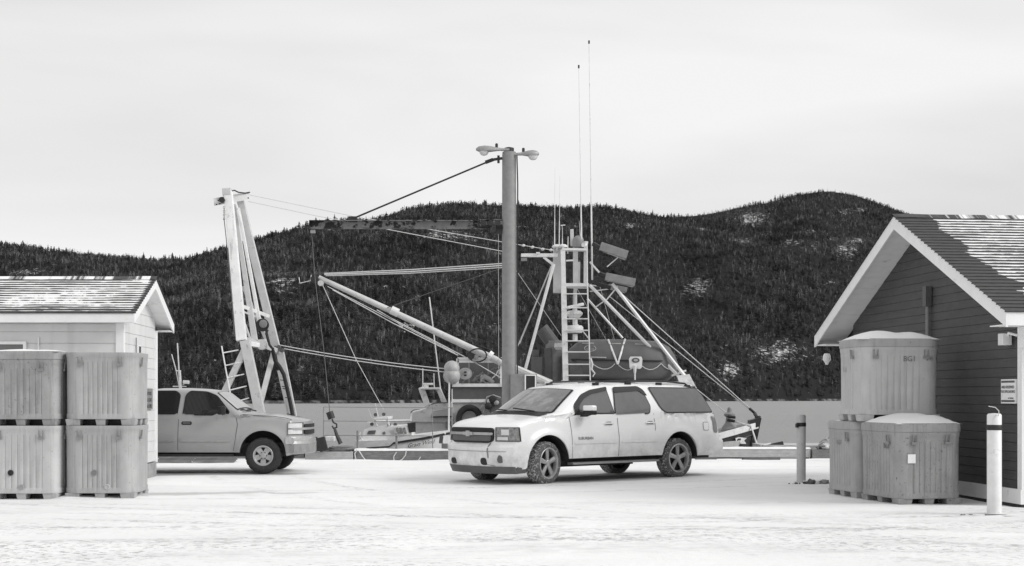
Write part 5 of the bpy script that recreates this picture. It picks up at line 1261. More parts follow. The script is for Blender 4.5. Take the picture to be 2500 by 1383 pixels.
# white rub rail along the sheer
for sg in (-1, 1):
    mb = MB(); pp = []
    for i in range(secs+1):
        t = min(i/secs, .999); x = xs0+(xs1-xs0)*t+(.06 if t > .99 else 0); pp.append((x, V+sg*(half(t)+.03), sheer(t)-.10))
    for a, b in zip(pp, pp[1:]): 
        if (Vector(b)-Vector(a)).length > .01: mb.add([Vector(a)+Vector((0, sg*dy, dz)) for dy, dz in ((-.03, -.09), (.03, -.09), (.03, .09), (-.03, .09))]+[Vector(b)+Vector((0, sg*dy, dz)) for dy, dz in ((-.03, -.09), (.03, -.09), (.03, .09), (-.03, .09))], [(0, 1, 5, 4), (1, 2, 6, 5), (2, 3, 7, 6), (3, 0, 4, 7)])
    vb('rub_rail', offwhite, mb)
# stem post and bow bulwark
tipx = xs1
mb = MB(); mb.beam((tipx-.55, V, wl), (tipx+.06, V, .98), .16, .22, up=(0, 1, 0)); vb('stem', hulld, mb)
mb = MB(); mb.prism([(px2w(1828, V)-.0, .66), (tipx+.05, .72), (tipx+.06, .98), (px2w(1828, V), .90)], (0, V-.22, 0), (1, 0, 0), (0, 0, 1), (0, .44, 0)); vb('bow_bulwark', hulld, mb, bevel=.01)
mb = MB(); mb.lathe([(.05, 0), (.09, .02), (.09, .05), (.05, .07)], (tipx+.05, V, .96), (0, 0, 1), 10); vb('fairlead', darkm, mb)
# ribbon banner painted on the bow (raised a few millimetres, as a stuck-on name plate)
def hullpt(px, py):
    # find the hull side point seen at this pixel (near side)
    best = None
    for i in range(200):
        t = .5+i/400; x = xs0+(xs1-xs0)*t; y = V-half(t)-.03; q = 1250+F*x/y
        if best is None or abs(q-px) < best[0]: best = (abs(q-px), x, y)
    x, y = best[1], best[2]; return Vector((x, y-.02, EYE+(HY-py)/F*y))
def decal(nm, pix, m, par=None):
    mb = MB(); mb.v = [hullpt(*p) for p in pix]; n = len(pix); mb.v += [v+Vector((.003, .03, 0)) for v in mb.v]; mb.f = [tuple(range(n))[::-1]]+[(i, (i+1) % n, n+(i+1) % n, n+i) for i in range(n)]; return mb.build(nm, m, par or fb, fix=False)
bn = decal('name_ribbon', [(1757, 1081), (1778, 1078), (1806, 1076), (1806, 1084), (1802, 1091), (1780, 1093), (1757, 1096)], buoy)
decal('ribbon_tail', [(1806, 1077), (1797, 1078), (1796, 1070), (1802, 1068), (1823, 1070), (1817, 1076), (1821, 1084), (1808, 1084)], offwhite, bn)
decal('ribbon_fold', [(1798, 1074), (1803, 1071), (1810, 1071), (1808, 1076), (1798, 1077)], hulld, bn)
# anchor windlass and bitts on the foredeck
mb = MB(); mb.lathe([(.26, 0), (.20, .12), (.12, .22), (.10, .38), (.16, .42), (.16, .47), (.07, .52), (.06, .62), (.03, .66)], P(1781, 1051, V-.3), (0, 0, 1), 14); vb('windlass', greym, mb, smooth=30)
for px, py in ((1791, 1020), (1790, 1029)):
    mb = MB(); mb.tube([P(px-14, py-3, V-.5), P(px+4, py, V-.6)], .04, 8); vb('windlass_arm', darkm, mb)
mb = MB(); mb.tube([P(1796, 1030, V-.5), P(1815, 1036, V-.6), P(1829, 1038, V-.5), P(1834, 1042, V-.4), P(1852, 1098, V-1.2)], .025, 6); vb('anchor_rope', ropel, mb, smooth=60)
# deckhouse left of the pole: white, dark band, white, grey
def pbox(x0, x1, y0, y1, D, d): 
    q = MB(); a = P(x0, y1, D); b = P(x1, y0, D); q.box((a.x, D, a.z), (b.x, D+d, b.z)); return q
dh = vb('deckhouse', greym, pbox(1106, 1335, 946, 1110, 40.2, 2.2))
vb('deckhouse_panel', mat('deckhouse_grey', .42, .55, var=.12, spots=(5, .55, .7, .25)), pbox(1105, 1228, 983, 1108, 40.15, .049), dh)
vb('roof_band', offwhite, pbox(1104, 1336, 937, 945, 40.05, 2.5), dh); vb('dark_band', greyd, pbox(1105, 1335, 945.2, 975, 40.12, .2), dh); vb('white_band', offwhite, pbox(1104.5, 1335, 975.2, 983, 40.10, .2), dh)
vb('corner_trim', offwhite, pbox(1102.5, 1105, 950, 1108, 40.08, .1), dh)
# frame on the deckhouse roof holding gear
for a, b in (((1117, 937), (1117, 876)), ((1117, 876), (1225, 876)), ((1224, 876), (1224, 937)), ((1117, 883), (1225, 883))):
    vb('gear_frame', offwhite, (lambda q: q.beam(P(*a, 40.3), P(*b, 40.3), .07, .07, up=(0, 1, 0)))(MB()))
vb('gear_frame_back', tarp, pbox(1120, 1222, 884, 936, 41.2, .05)); 
for px in (1145, 1192): vb('gear_frame', greym, (lambda q: q.beam(P(px, 937, 41.1), P(px, 883, 41.1), .04, .04, up=(0, 1, 0)))(MB()))
# mast: thick left post, white front post, ladder, platforms, radars
vb('mast_post', gantryg, (lambda q: q.beam(P(1362, 602, 40.9), P(1362, 716, 40.9), .27, .25, up=(0, 1, 0)))(MB()), bevel=.02)
vb('mast_post', offwhite, (lambda q: q.beam(P(1374, 610, 40.4), P(1376, 700, 40.4), .13, .13, up=(0, 1, 0)))(MB()), bevel=.01)
vb('mast_post', offwhite, (lambda q: q.beam(P(1376, 700, 40.4), P(1381, 936, 40.4), .15, .15, up=(0, 1, 0), w2=.16))(MB()), bevel=.01)
vb('mast_post', offwhite, (lambda q: q.beam(P(1405, 600, 40.9), P(1405, 697, 40.9), .14, .12, up=(0, 1, 0)))(MB()))
vb('mast_post', offwhite, (lambda q: q.beam(P(1430, 590, 40.7), P(1429, 696, 40.7), .10, .10, up=(0, 1, 0)))(MB()))
vb('mast_post', gantryg, (lambda q: q.beam(P(1414, 640, 41.1), P(1413, 697, 41.1), .09, .09, up=(0, 1, 0)))(MB()))
vb('mast_post', gantryg, (lambda q: q.beam(P(1405, 697, 40.9), P(1402, 760, 40.9), .10, .10, up=(0, 1, 0)))(MB()))
for px, py0, py1 in ((1381, 404, 424), (1390, 400, 425), (1418, 620, 690), (1424, 630, 690)): 
    if py0 > 500: mb = MB(); mb.tube([P(px, py0, 40.8), P(px-1, py1, 40.8)], .014, 5); vb('cable', darkm, mb)
for (x0, y0, x1, y1, w) in ((1372, 610, 1434, 611, .06), (1378, 697, 1437, 697, .09), (1382, 637, 1400, 636, .045), (1436, 696, 1470, 700, .03), (1384, 703, 1436, 704, .03)):
    vb('platform_bar', offwhite, (lambda q: q.beam(P(x0, y0, 40.5), P(x1, y1, 40.5), .35 if w > .05 else .05, w, up=(0, 0, 1)))(MB()))
mb = MB(); mb.tube([P(1433, 600, 40.2), P(1434, 697, 40.2), P(1438, 820, 40.2), P(1441, 930, 40.2)], .018, 6); lr = vb('ladder_rail', offwhite, mb)
for y in (718, 752, 779, 807, 833, 860, 890, 917):
    mb = MB(); k = (y-700)/236; mb.tube([P(1381+k*2, y, 40.3), P(1435+k*5, y, 40.2)], .019, 6); mb.build('rung', offwhite, lr)
# radar domes and scanners
def vlathe(nm, m, prof, c, n=24, ax=(0, 0, 1)): q = MB(); q.lathe(prof, c, ax, n, caps=False); return vb(nm, m, q, smooth=40)
vlathe('satellite_dome', greym, [(.0, -.14), (.16, -.14), (.165, .02), (.14, .12), (.08, .18), (0, .20)], P(1412, 592, 40.7))
vlathe('radar_dome', offwhite, [(0, -.10), (.15, -.10), (.24, .0), (.24, .04), (.18, .10), (0, .12)], P(1402, 768, 40.8))
vlathe('radar_dome', offwhite, [(0, -.12), (.22, -.11), (.26, -.04), (.26, .05), (.22, .10), (0, .11)], P(1402, 804, 40.8))
vb('radar_scanner', offwhite, (lambda q: q.beam(P(1385, 752, 40.5), P(1424, 743, 40.9), .10, .09))(MB()), bevel=.03)
for y0, y1 in ((778, 795), (816, 832)): mb = MB(); mb.tube([P(1404, y0, 40.8), P(1404, y1, 40.8)], .07, 8); vb('radar_pedestal', offwhite, mb)
mb = MB(); mb.tube([P(1405, 720, 40.8), P(1405, 760, 40.8)], .045, 8); vb('radar_pedestal', offwhite, mb)
vb('radar_box', offwhite, pbox(1384, 1420, 820, 828, 40.6, .3), bevel=.01) if False else None
# antennas
for (x0, y0, x1, y1, r, nm) in ((1413, 162, 1420, 600, .022, 'whip_antenna'), (1438, 102, 1446, 684, .026, 'whip_antenna'), (1355, 410, 1354, 602, .014, 'thin_antenna'), (1367, 430, 1365, 600, .014, 'thin_antenna'), (1373, 552, 1373, 600, .014, 'thin_antenna'), (1414, 540, 1417, 578, .012, 'thin_antenna'), (1387, 578, 1386, 620, .022, 'thin_antenna')):
    D = 40.6; mb = MB(); a, b = P(x0, y0, D), P(x1, y1, D)
    mb.tube([b, b+(a-b)*.35, b+(a-b)*.36, a], r, 6, r2=r*.35); q = vb(nm, offwhite, mb)
    if nm == 'whip_antenna': mb = MB(); mb.tube([a-Vector((0, 0, .06)), a+Vector((0, 0, .03))], .024, 6); mb.build('antenna_tip', darkm, q)
mb = MB(); mb.tube([P(1369, 551, 40.6), P(1380, 550, 40.6)], .014, 5); vb('antenna_bar', offwhite, mb)
mb = MB(); mb.beam(P(1396, 560, 40.8), P(1397, 602, 40.8), .10, .06, up=(0, 1, 0)); vb('antenna_paddle', gantryg, mb, bevel=.02)
vlathe('gps_mushroom', offwhite, [(.03, -.08), (.03, 0), (.14, .01), (.15, .05), (.08, .10), (0, .11)], P(1360, 606, 40.7)); vlathe('gps_mushroom', offwhite, [(.03, -.08), (.03, 0), (.12, .01), (.13, .05), (.07, .09), (0, .10)], P(1375, 605, 40.6))
mb = MB(); mb.tube([P(1432, 590, 40.5), P(1430, 600, 40.5), P(1424, 598, 40.4)], .05, 8, r2=.07); vb('horn', offwhite, mb, smooth=60)
# yard arm to the left with bracket
vb('yard_arm', offwhite, (lambda q: q.beam(P(1272, 624, 40.5), P(1362, 624, 40.5), .10, .10))(MB()), bevel=.01)
vb('yard_bracket', offwhite, (lambda q: q.beam(P(1327, 628, 40.5), P(1352, 648, 40.5), .05, .07))(MB()))
vb('yard_lamp', greym, pbox(1272, 1287, 630, 637, 40.4, .15)); vb('yard_lamp', offwhite, pbox(1309, 1318, 616, 620, 40.4, .12))
# floodlights on the right
def flood(c0, c1, hgt, D, nm='floodlight'):
    a, b = P(*c0, D), P(*c1, D); mb = MB(); mb.beam(a, b, .28, hgt, up=(0, 0, 1)); q = vb(nm, greym, mb, bevel=.015)
    mb = MB(); mb.beam(a+Vector((.05, -.02, -hgt*.52)), b+Vector((-.05, -.02, -hgt*.52)), .2, .02); mb.build('lamp_face', lensd, q)
flood((1465, 602), (1531, 624), .24, 40.3); flood((1478, 676), (1550, 691), .22, 40.2); flood((1485, 700), (1530, 709), .14, 40.9)
for a, b in (((1448, 596), (1466, 606)), ((1455, 612), (1468, 618)), ((1450, 680), (1480, 684)), ((1462, 668), (1482, 676)), ((1458, 694), (1490, 703))):
    mb = MB(); mb.beam(P(*a, 40.5), P(*b, 40.3), .10, .12); vb('lamp_bracket', darkm, mb, bevel=.02)
# stays and braces
ST = [((1352, 645), (1281, 908), .045, offwhite, 40.3, 40.6), ((1346, 650), (1268, 840), .020, gantryg, 41.3, 41.6), ((1358, 622), (1264, 846), .016, gantryg, 41.4, 41.6),
      ((1440, 697), (1662, 925), .050, offwhite, 40.3, 40.4), ((1495, 693), (1692, 945), .050, offwhite, 40.2, 40.3), ((1502, 706), (1700, 948), .018, gantryg, 40.4, 40.5), ((1434, 730), (1520, 826), .034, offwhite, 41.3, 41.4), ((1408, 790), (1436, 826), .016, offwhite, 41.2, 41.3),
      ((1489, 725), (1845, 1012), .012, ropel, 40.4, 41), ((1504, 706), (1856, 1020), .014, ropel, 40.4, 41),
      ((1508, 700), (1478, 736), .020, offwhite, 40.2, 40.3), ((1480, 732), (1452, 752), .018, offwhite, 40.3, 40.5), ((1440, 640), (1463, 666), .030, offwhite, 40.4, 40.4), ((1510, 628), (1482, 652), .018, offwhite, 40.3, 40.3),
      ((1440, 712), (1488, 706), .016, offwhite, 40.4, 40.3), ((1640, 918), (1675, 905), .03, offwhite, 40.4, 40.3), ((1261, 662), (1370, 820), .010, ropel, 41, 41), ((1437, 960), (1436, 700), .006, ropel, 41.2, 41.2),
      ((1465, 700), (1500, 830), .005, ropel, 41.6, 41.6), ((1400, 690), (1480, 830), .005, ropel, 41.7, 41.7), ((1700, 950), (1790, 1022), .012, ropel, 40.5, 41)]
for a, b, r, m, d0, d1 in ST:
    mb = MB(); mb.tube([P(*a, d0), P(*b, d1)], r, 6); vb('stay', m, mb)
mb = MB(); mb.tube([P(1830, 998, 40.9), P(1846, 1012, 41)], .04, 6); vb('turnbuckle', darkm, mb)
mb = MB(); mb.tube([P(1842, 1010, 40.9), P(1850, 1020, 41)], .05, 6); vb('turnbuckle', greyd, mb)
for px, py in ((1278, 600), (1300, 604), (1325, 609), (1345, 611)):
    mb = MB(); mb.lathe([(.02, -.05), (.045, 0), (.02, .05)], P(px, py, 40.3), (1, 0, .2), 8); vb('insulator', gantryg, mb)
# boom with its ropes
bo = MB(); bo.tube([P(778, 678, 40.2), P(960, 762, 40.2), P(1225, 886, 40.3), P(1345, 938, 40.4)], .068, 12, r2=.12); bm_ = vb('boom', gantryg, bo, smooth=50)
mb = MB(); mb.tube([P(955, 757, 40.1), P(972, 765, 40.1)], .12, 12); mb.build('boom_clamp', offwhite, bm_)
mb = MB(); mb.tube([P(1192, 866, 40.1), P(1200, 872, 40.1)], .14, 12); mb.build('boom_clamp', offwhite, bm_)
mb = MB(); mb.lathe([(.11, -.06), (.11, .06)], P(768, 682, 40.1), (0, 1, 0), 12); mb.build('boom_block', darkm, bm_)
mb = MB(); mb.lathe([(.08, -.06), (.08, .06)], P(783, 692, 40.1), (0, 1, 0), 12); mb.build('boom_block', gantryg, bm_)
mb = MB(); mb.tube([P(730, 678, 40.2), P(732, 692, 40.2), P(758, 686, 40.2), P(760, 672, 40.2)], .014, 5); mb.build('boom_hook', offwhite, bm_)
for pts, r, m in (([(792, 668), (1000, 659), (1226, 644)], .016, ropel), ([(792, 671), (1000, 664), (1226, 649)], .020, ropel), ([(795, 674), (1000, 668), (1226, 654)], .014, ropel),
               ([(945, 752), (1080, 705), (1226, 655)], .011, roped), ([(812, 708), (960, 790), (1118, 868)], .016, ropel), ([(800, 700), (960, 783), (1110, 862)], .012, ropel), ([(920, 757), (960, 780), (1150, 880), (1226, 925)], .014, ropel),
               ([(788, 697), (870, 880), (936, 1000)], .011, ropel), ([(1003, 1030), (1000, 1030)], .01, ropel), ([(1160, 842), (1192, 853), (1226, 878)], .022, black), ([(1258, 895), (1345, 934)], .03, offwhite)):
    mb = MB(); mb.tube([P(x, y, 40.1) for x, y in pts], r, 6); mb.build('boom_rope', m, bm_, smooth=60)
n = 20; mb = MB(); mb.tube([P(1166+22*math.cos(2*math.pi*k/n), 868+16*math.sin(2*math.pi*k/n), 40.0) for k in range(n+1)], .02, 6, caps=False); mb.build('hose_loop', black, bm_, smooth=60)
for px, py, r in ((1150, 870, .10), (1163, 872, .07), (1158, 880, .06)): mb = MB(); mb.lathe([(r, -.06), (r, .06)], P(px, py, 39.95), (0, 1, 0), 12); mb.build('winch_head', greym if r < .1 else darkm, bm_)
# funnel, lockers and raft canisters between mast and pole
vb('funnel', greym, (lambda q: q.tube([P(1352, 940, 41.6), P(1352, 832, 41.6)], .24, 14))(MB()), smooth=50); vb('funnel_top', greyd, (lambda q: q.tube([P(1352, 842, 41.6), P(1322, 802, 41.6)], .20, 12))(MB()), smooth=50)
vb('locker', greyd, pbox(1298, 1324, 872, 925, 41.2, .5), bevel=.01); vb('locker', greyd, pbox(1300, 1316, 855, 872, 41.3, .4), bevel=.01); vb('locker', greyd, pbox(1330, 1347, 850, 935, 41.3, .4), bevel=.01)
vb('vent_cowl', gantryg, (lambda q: q.lathe([(.0, 0), (.13, .0), (.15, .12), (.10, .2)], P(1365, 838, 41.2), (0, 0, -1), 14, caps=False))(MB()), smooth=40)
vb('mast_gusset', offwhite, (lambda q: q.prism([(0, 0), (.28, 0), (.28, .18)], P(1358, 938, 40.35), (1, 0, 0), (0, 0, 1), (0, .1, 0)))(MB()))
# wheelhouse below the tender, mostly hidden by the wagon
whs = vb('wheelhouse', offwhite, pbox(1336, 1668, 938, 1080, 40.1, 2.4), bevel=.02)
for x in range(1362, 1650, 48): vb('wheelhouse_window', glassd, pbox(x, x+34, 960, 990, 40.08, .02), whs)
vb('roof_edge', offwhite, pbox(1330, 1690, 932, 938, 39.9, 2.8), whs)
vb('search_lamp', offwhite, (lambda q: q.hexa([tuple(P(1661, 943, 40)), tuple(P(1698, 943, 40)), tuple(P(1698, 943, 40.5)), tuple(P(1661, 943, 40.5)), tuple(P(1652, 918, 40)), tuple(P(1683, 914, 40)), tuple(P(1683, 914, 40.5)), tuple(P(1652, 918, 40.5))]))(MB()), bevel=.01)
# white plaque on its post
q = vb('plaque_post', offwhite, (lambda q: q.tube([P(1550, 935, 39.9), P(1550, 905, 39.9)], .022, 8))(MB()))
vb('plaque_post', offwhite, (lambda q: q.tube([P(1550, 912, 39.9), P(1550, 893, 39.9)], .03, 8, r2=.06))(MB()))
pl = vb('plaque', offwhite, (lambda q: q.prism([(a, b) for a, b in ((-.17, -.14), (-.13, -.19), (-.10, -.15), (.12, -.18), (.17, -.14), (.19, .10), (.16, .17), (-.15, .17), (-.19, .10))], P(1552, 886, 39.9), (1, 0, 0), (0, 0, 1), (0, .06, 0)))(MB()), bevel=.01)
mb = MB(); mb.prism([(.11*math.cos(t), .07*math.sin(t)) for t in [2*math.pi*k/20 for k in range(20)]], P(1552, 880, 39.885), (1, 0, 0), (0, 0, 1), (0, .012, 0)); e = mb.build('emblem', greyd, pl); mb = MB(); mb.prism([(.06*math.cos(t), .035*math.sin(t)) for t in [2*math.pi*k/20 for k in range(20)]], P(1552, 880, 39.875), (1, 0, 0), (0, 0, 1), (0, .009, 0)); mb.build('emblem_ring', buoy, pl)

# covered tender on the wheelhouse roof
td = thing('covered_tender', 'dark fabric-covered inflatable tender with white V straps and rope loops on the boat roof', 'inflatable boat', loc=P(1520, 935, 41.2))
mb = MB(); D = 41.2
TX = [1383, 1392, 1410, 1440, 1500, 1560, 1610, 1635, 1648, 1657]; TT = [868, 850, 836, 828, 827, 829, 832, 845, 868, 892]; TBt = [905, 915, 925, 931, 934, 934, 932, 928, 915, 900]; HB = [.35, .55, .8, .95, 1.05, 1.05, 1.0, .8, .5, .15]
nn = 16
for x, yt, yb, hb in zip(TX, TT, TBt, HB):
    zt_, zb_ = P(0, yt, D-hb*.5).z, P(0, yb, D-hb).z; xw = px2w(x, D-hb*.6)
    for k in range(nn):
        a = 2*math.pi*k/nn; c, s_ = math.cos(a), math.sin(a); cz = zb_+(zt_-zb_)*.42
        z = cz+(zt_-cz)*max(s_, 0)**.8 if s_ >= 0 else cz-(cz-zb_)*(-s_)**.6
        mb.v.append(Vector((xw, D-hb*(abs(c)**.55)*(1 if c > 0 else -1), z)))
for i in range(len(TX)-1):
    for k in range(nn): mb.f.append((i*nn+k, i*nn+(k+1) % nn, (i+1)*nn+(k+1) % nn, (i+1)*nn+k))
mb.f.append(tuple(range(nn))[::-1]); mb.f.append(tuple((len(TX)-1)*nn+k for k in range(nn)))
mb.build('cover', tarp, td, smooth=50)
def tf(px, py, o=0):    # point on the near side of the tender
    hb = lerp(px, TX, HB); yt, yb = lerp(px, TX, TT), lerp(px, TX, TBt); u = (yb-py)/(yb-yt); k = 1-.42*max(0, (u-.42)/.58)**2.2; return P(px, py, D-hb*k-.03-o)
def tstrip(nm, pts, r, m): 
    q = MB(); pp = []
    for (a, b) in zip(pts, pts[1:]):
        for i in range(6): t = i/6; pp.append(tf(a[0]+(b[0]-a[0])*t, a[1]+(b[1]-a[1])*t))
    pp.append(tf(*pts[-1])); q.tube(pp, r, 6); return q.build(nm, m, td, smooth=60)
tstrip('strap', [(1485, 830), (1508, 890)], .030, offwhite); tstrip('strap', [(1526, 829), (1508, 890)], .030, offwhite)
tstrip('rubbing_strake', [(1396, 878), (1440, 879), (1645, 882)], .022, black)
for a, b in (((1442, 873), (1480, 874)), ((1422, 839), (1450, 839)), ((1493, 840), (1516, 840)), ((1550, 841), (1578, 842))): tstrip('reflective_patch', [a, b], .022, buoy)
for a, b, c in (((1448, 890), (1478, 902), (1502, 888)), ((1510, 892), (1530, 904), (1546, 898)), ((1566, 893), (1590, 903), (1614, 888)), ((1614, 888), (1628, 900), (1640, 902))):
    pts = [a]+[(a[0]*(1-t)**2+(2*b[0]-.5*a[0]-.5*c[0])*2*t*(1-t)+c[0]*t*t, a[1]*(1-t)**2+(2*b[1]-.5*a[1]-.5*c[1])*2*t*(1-t)+c[1]*t*t) for t in (.2, .4, .6, .8)]+[c]
    q = MB(); q.tube([tf(x, y, .03) for x, y in pts], .010, 5); q.build('grab_line', ropel, td, smooth=60)
q = MB(); q.tube([tf(1441+14*math.cos(2*math.pi*k/20), 851+7*math.sin(2*math.pi*k/20), .01) for k in range(21)], .009, 5, caps=False); q.build('oval_logo', buoy, td, smooth=60)
q = MB(); q.tube([tf(1432, 853, .01), tf(1450, 853, .01)], .010, 5); q.build('logo_bar', buoy, td)
lb = MB(); lb.lathe([(0, -.3), (.30, -.27), (.36, 0), (.30, .24), (0, .28)], P(1413, 905, 40.7), (1, 0, 0), 18, caps=False); tag(lb.build('gear_bag', greyd, smooth=40), 'dark stuffed bag lashed behind the mast ladder', 'bag')
mb = MB(); mb.tube([P(1441, 876, 40.0), P(1446, 890, 40.0), P(1444, 902, 40.0), P(1452, 912, 40.0), P(1447, 920, 40.0)], .045, 6, r2=.02); tag(mb.build('rope_bundle', ropel, smooth=50), 'pale rope bundle tied to the mast ladder', 'rope')
# floats, tyre fender and tangled gear on the deckhouse
for i, (py, r) in enumerate(((900, .22), (918, .24))):
    mb = MB(); mb.lathe([(r*math.sin(math.pi*k/12), r*1.0*math.cos(math.pi*k/12)) for k in range(13)], P(1103, py, 40.0), (0, 0, 1), 20, caps=False); tag(mb.build('float_ball', buoy, smooth=80), ('upper' if i == 0 else 'lower')+' of the two pale float balls at the deckhouse corner', 'float', 'float balls on the deckhouse')
mb = MB(); mb.tube([P(1097, 925, 39.9), P(1095, 1098, 39.6)], .024, 6); tag(mb.build('flag_staff', offwhite), 'thin pale upright pole below the float balls', 'pole')
mb = MB(); n = 32; c = P(1146, 1024, 40.0); R0, r0 = .30, .085
for i in range(n):
    t = 2*math.pi*i/n
    for j in range(10):
        u = 2*math.pi*j/10; mb.v.append(c+Vector(((R0+r0*math.cos(u))*math.cos(t), r0*1.1*math.sin(u), (R0+r0*math.cos(u))*math.sin(t)*1.08)))
for i in range(n):
    for j in range(10): mb.f.append((i*10+j, ((i+1) % n)*10+j, ((i+1) % n)*10+(j+1) % 10, i*10+(j+1) % 10))
tf_ = mb.build('tyre_fender', black, smooth=50); tag(tf_, 'black tyre fender hung on the grey deckhouse wall behind the wagon bonnet', 'tyre fender')
mach = thing('deck_winch', 'grey deck winch with pipes standing against the deckhouse, left of the crane pole', 'winch', loc=P(1206, 1010, 39.8))
mb = MB(); mb.box(tuple(P(1196, 1010, 39.7)), tuple(P(1226, 972, 40.05))); mb.build('housing', greyd, mach, bevel=.03)
for px, py, r, m in ((1212, 984, .07, steelg), (1203, 975, .11, darkm), (1192, 992, .10, darkm)): mb = MB(); mb.lathe([(r, 0), (r, .12), (r*.6, .14)], P(px, py, 39.7), (0, -1, 0), 16); mb.build('flange', m, mach, smooth=40)
for pts in ([(1185, 985), (1190, 970), (1205, 966), (1222, 972)], [(1180, 1008), (1184, 995), (1194, 998), (1194, 1008)], [(1172, 1000), (1178, 990), (1186, 1004)]):
    mb = MB(); mb.tube([P(x, y, 39.75) for x, y in pts], .03, 7); mb.build('pipe', steelg, mach, smooth=60)
gr_ = thing('gear_tangle', 'tangle of hoses, blocks and a pale float piled in the frame on the deckhouse roof', 'fishing gear', loc=P(1170, 936, 40.6))
rnd = random.Random(5)
mb = MB(); mb.lathe([(.20*math.sin(math.pi*k/10), .17*math.cos(math.pi*k/10)) for k in range(11)], P(1136, 913, 40.5), (0, 0, 1), 16, caps=False); mb.build('float', buoy, gr_, smooth=80)
for px, py in ((1136, 909), (1136, 917)): mb = MB(); mb.tube([P(px-3, py, 40.28), P(px+3, py, 40.28)], .025, 6); mb.build('float_eye', darkm, gr_)
for i in range(16):
    x, y = rnd.uniform(1128, 1205), rnd.uniform(908, 934); pts = [(x, y)]
    for k in range(4): x += rnd.uniform(-4, 14); y = min(935, max(898, y+rnd.uniform(-12, 12))); pts.append((min(x, 1220), y))
    mb = MB(); mb.tube([P(a, b, 40.45+.03*i) for a, b in pts], rnd.choice([.02, .03, .045]), 6); mb.build('hose', rnd.choice([buoy, greym, greyd, steelg, ropel]), gr_, smooth=60)
mb = MB(); mb.tube([P(1175, 925, 40.4), P(1182, 920, 40.4), P(1194, 926, 40.4), P(1204, 936, 40.4)], .07, 8); mb.build('hose', greym, gr_, smooth=60)

# ------------------------------------------------------------------ white boats moored between gantry and fishing boat
sb = thing('small_boat', 'small white cuddy boat with dark sheer stripe and script name on its bow', 'motor boat', loc=(px2w(985, 39.5), 39.5, ZW))
D = 39.0
def sheer2(px): return lerp(px, [870, 950, 962, 1105, 1135], [1078, 1075, 1070, 1052, 1048])
mb = MB(); SX = [872, 900, 950, 1000, 1050, 1090, 1115, 1135]; SH = [.9, 1.0, 1.05, 1.05, .95, .7, .4, .05]
for x, hb in zip(SX, SH):
    z = P(0, sheer2(x), D).z; xw = px2w(x, 39.8)
    for fy, fz in ((-1, 1), (-.92, .5), (-.6, 0), (0, -.1), (.6, 0), (.92, .5), (1, 1)): mb.v.append(Vector((xw-(0.25*(1-fz) if x > 1080 else 0), 40+hb*fy, -2.0+(z+2.0)*max(fz, 0)+(fz < 0)*-.1)))
for i in range(len(SX)-1):
    for j in range(6): mb.f.append((i*7+j, (i+1)*7+j, (i+1)*7+j+1, i*7+j+1))
    mb.f.append((i*7, i*7+6, (i+1)*7+6, (i+1)*7))
mb.f.append(tuple(range(7))); mb.build('hull', offwhite, sb, smooth=35)
def sf(px, py): hb = lerp(px, SX, SH); return P(px, py, 40-hb-.02)
def sstrip(nm, pts, r0, r1, m):
    q = MB(); k = len(pts)
    for i, (x, y) in enumerate(pts): rr_ = r0+(r1-r0)*i/(k-1); p = sf(x, y); q.v += [p+Vector((0, -.01, -rr_)), p+Vector((0, -.01, rr_)), p+Vector((0, .03, rr_)), p+Vector((0, .03, -rr_))]
    for i in range(k-1):
        for a in range(4): q.f.append((i*4+a, i*4+(a+1) % 4, (i+1)*4+(a+1) % 4, (i+1)*4+a))
    q.build(nm, m, sb)
sstrip('sheer_stripe', [(895, 1094), (925, 1092), (950, 1091), (955, 1088), (961, 1082), (968, 1081), (1000, 1076), (1050, 1068), (1103, 1057)], .010, .034, black)
# cabin
def pris(nm, pix, D0, d, m, par, **k): q = MB(); q.prism([(P(x, y, D0).x, P(x, y, D0).z) for x, y in pix], (0, D0, 0), (1, 0, 0), (0, 0, 1), (0, d, 0)); return q.build(nm, m, par, **k)
cb = pris('cabin', [(880, 1082), (888, 1050), (912, 1042), (1000, 1038), (1010, 1078)], 39.2, 1.4, offwhite, sb, bevel=.02)
pris('cabin_window', [(896, 1061), (900, 1052), (918, 1051), (915, 1061)], 39.18, .02, glassd, cb); pris('port_light', [(934, 1061), (934, 1056), (938, 1054), (941, 1056), (941, 1061)], 39.18, .02, glassd, cb)
pris('roof', [(910, 1022), (918, 1020), (948, 1018), (949, 1024), (915, 1026)], 39.1, 1.5, offwhite, sb, bevel=.01)
for a, b in (((914, 1025), (921, 1041)), ((945, 1023), (950, 1040))): mb = MB(); mb.tube([P(*a, 39.2), P(*b, 39.2)], .03, 6); mb.build('roof_post', offwhite, sb)
q = pris('windscreen', [(960, 1042), (992, 1038), (998, 1061), (966, 1062)], 39.1, .04, offwhite, sb)
for x in (966, 974, 983): pris('windscreen_pane', [(x, 1045), (x+6, 1044), (x+10, 1059), (x+4, 1060)], 39.08, .02, lensd, q)
pris('doorway', [(994, 1034), (1014, 1031), (1015, 1055), (999, 1057)], 39.15, .05, darkm, sb)
for px, py in ((917, 1013), (937, 1012), (950, 1038), (965, 1037), (908, 1036)): mb = MB(); mb.lathe([(.05, -.06), (.05, .06)], P(px, py, 39.3), (0, 1, 0), 8); mb.build('deck_light', greyd, sb)
for pts, r in (([(916, 985), (923, 1018)], .012), ([(899, 1000), (908, 1022)], .008), ([(885, 1075), (878, 1062), (880, 1055)], .012), ([(1003, 1030), (1003, 1012), (1010, 1005), (1031, 1001)], .02)):
    mb = MB(); mb.tube([P(x, y, 39.2) for x, y in pts], r, 6); mb.build('rail', offwhite, sb, smooth=60)
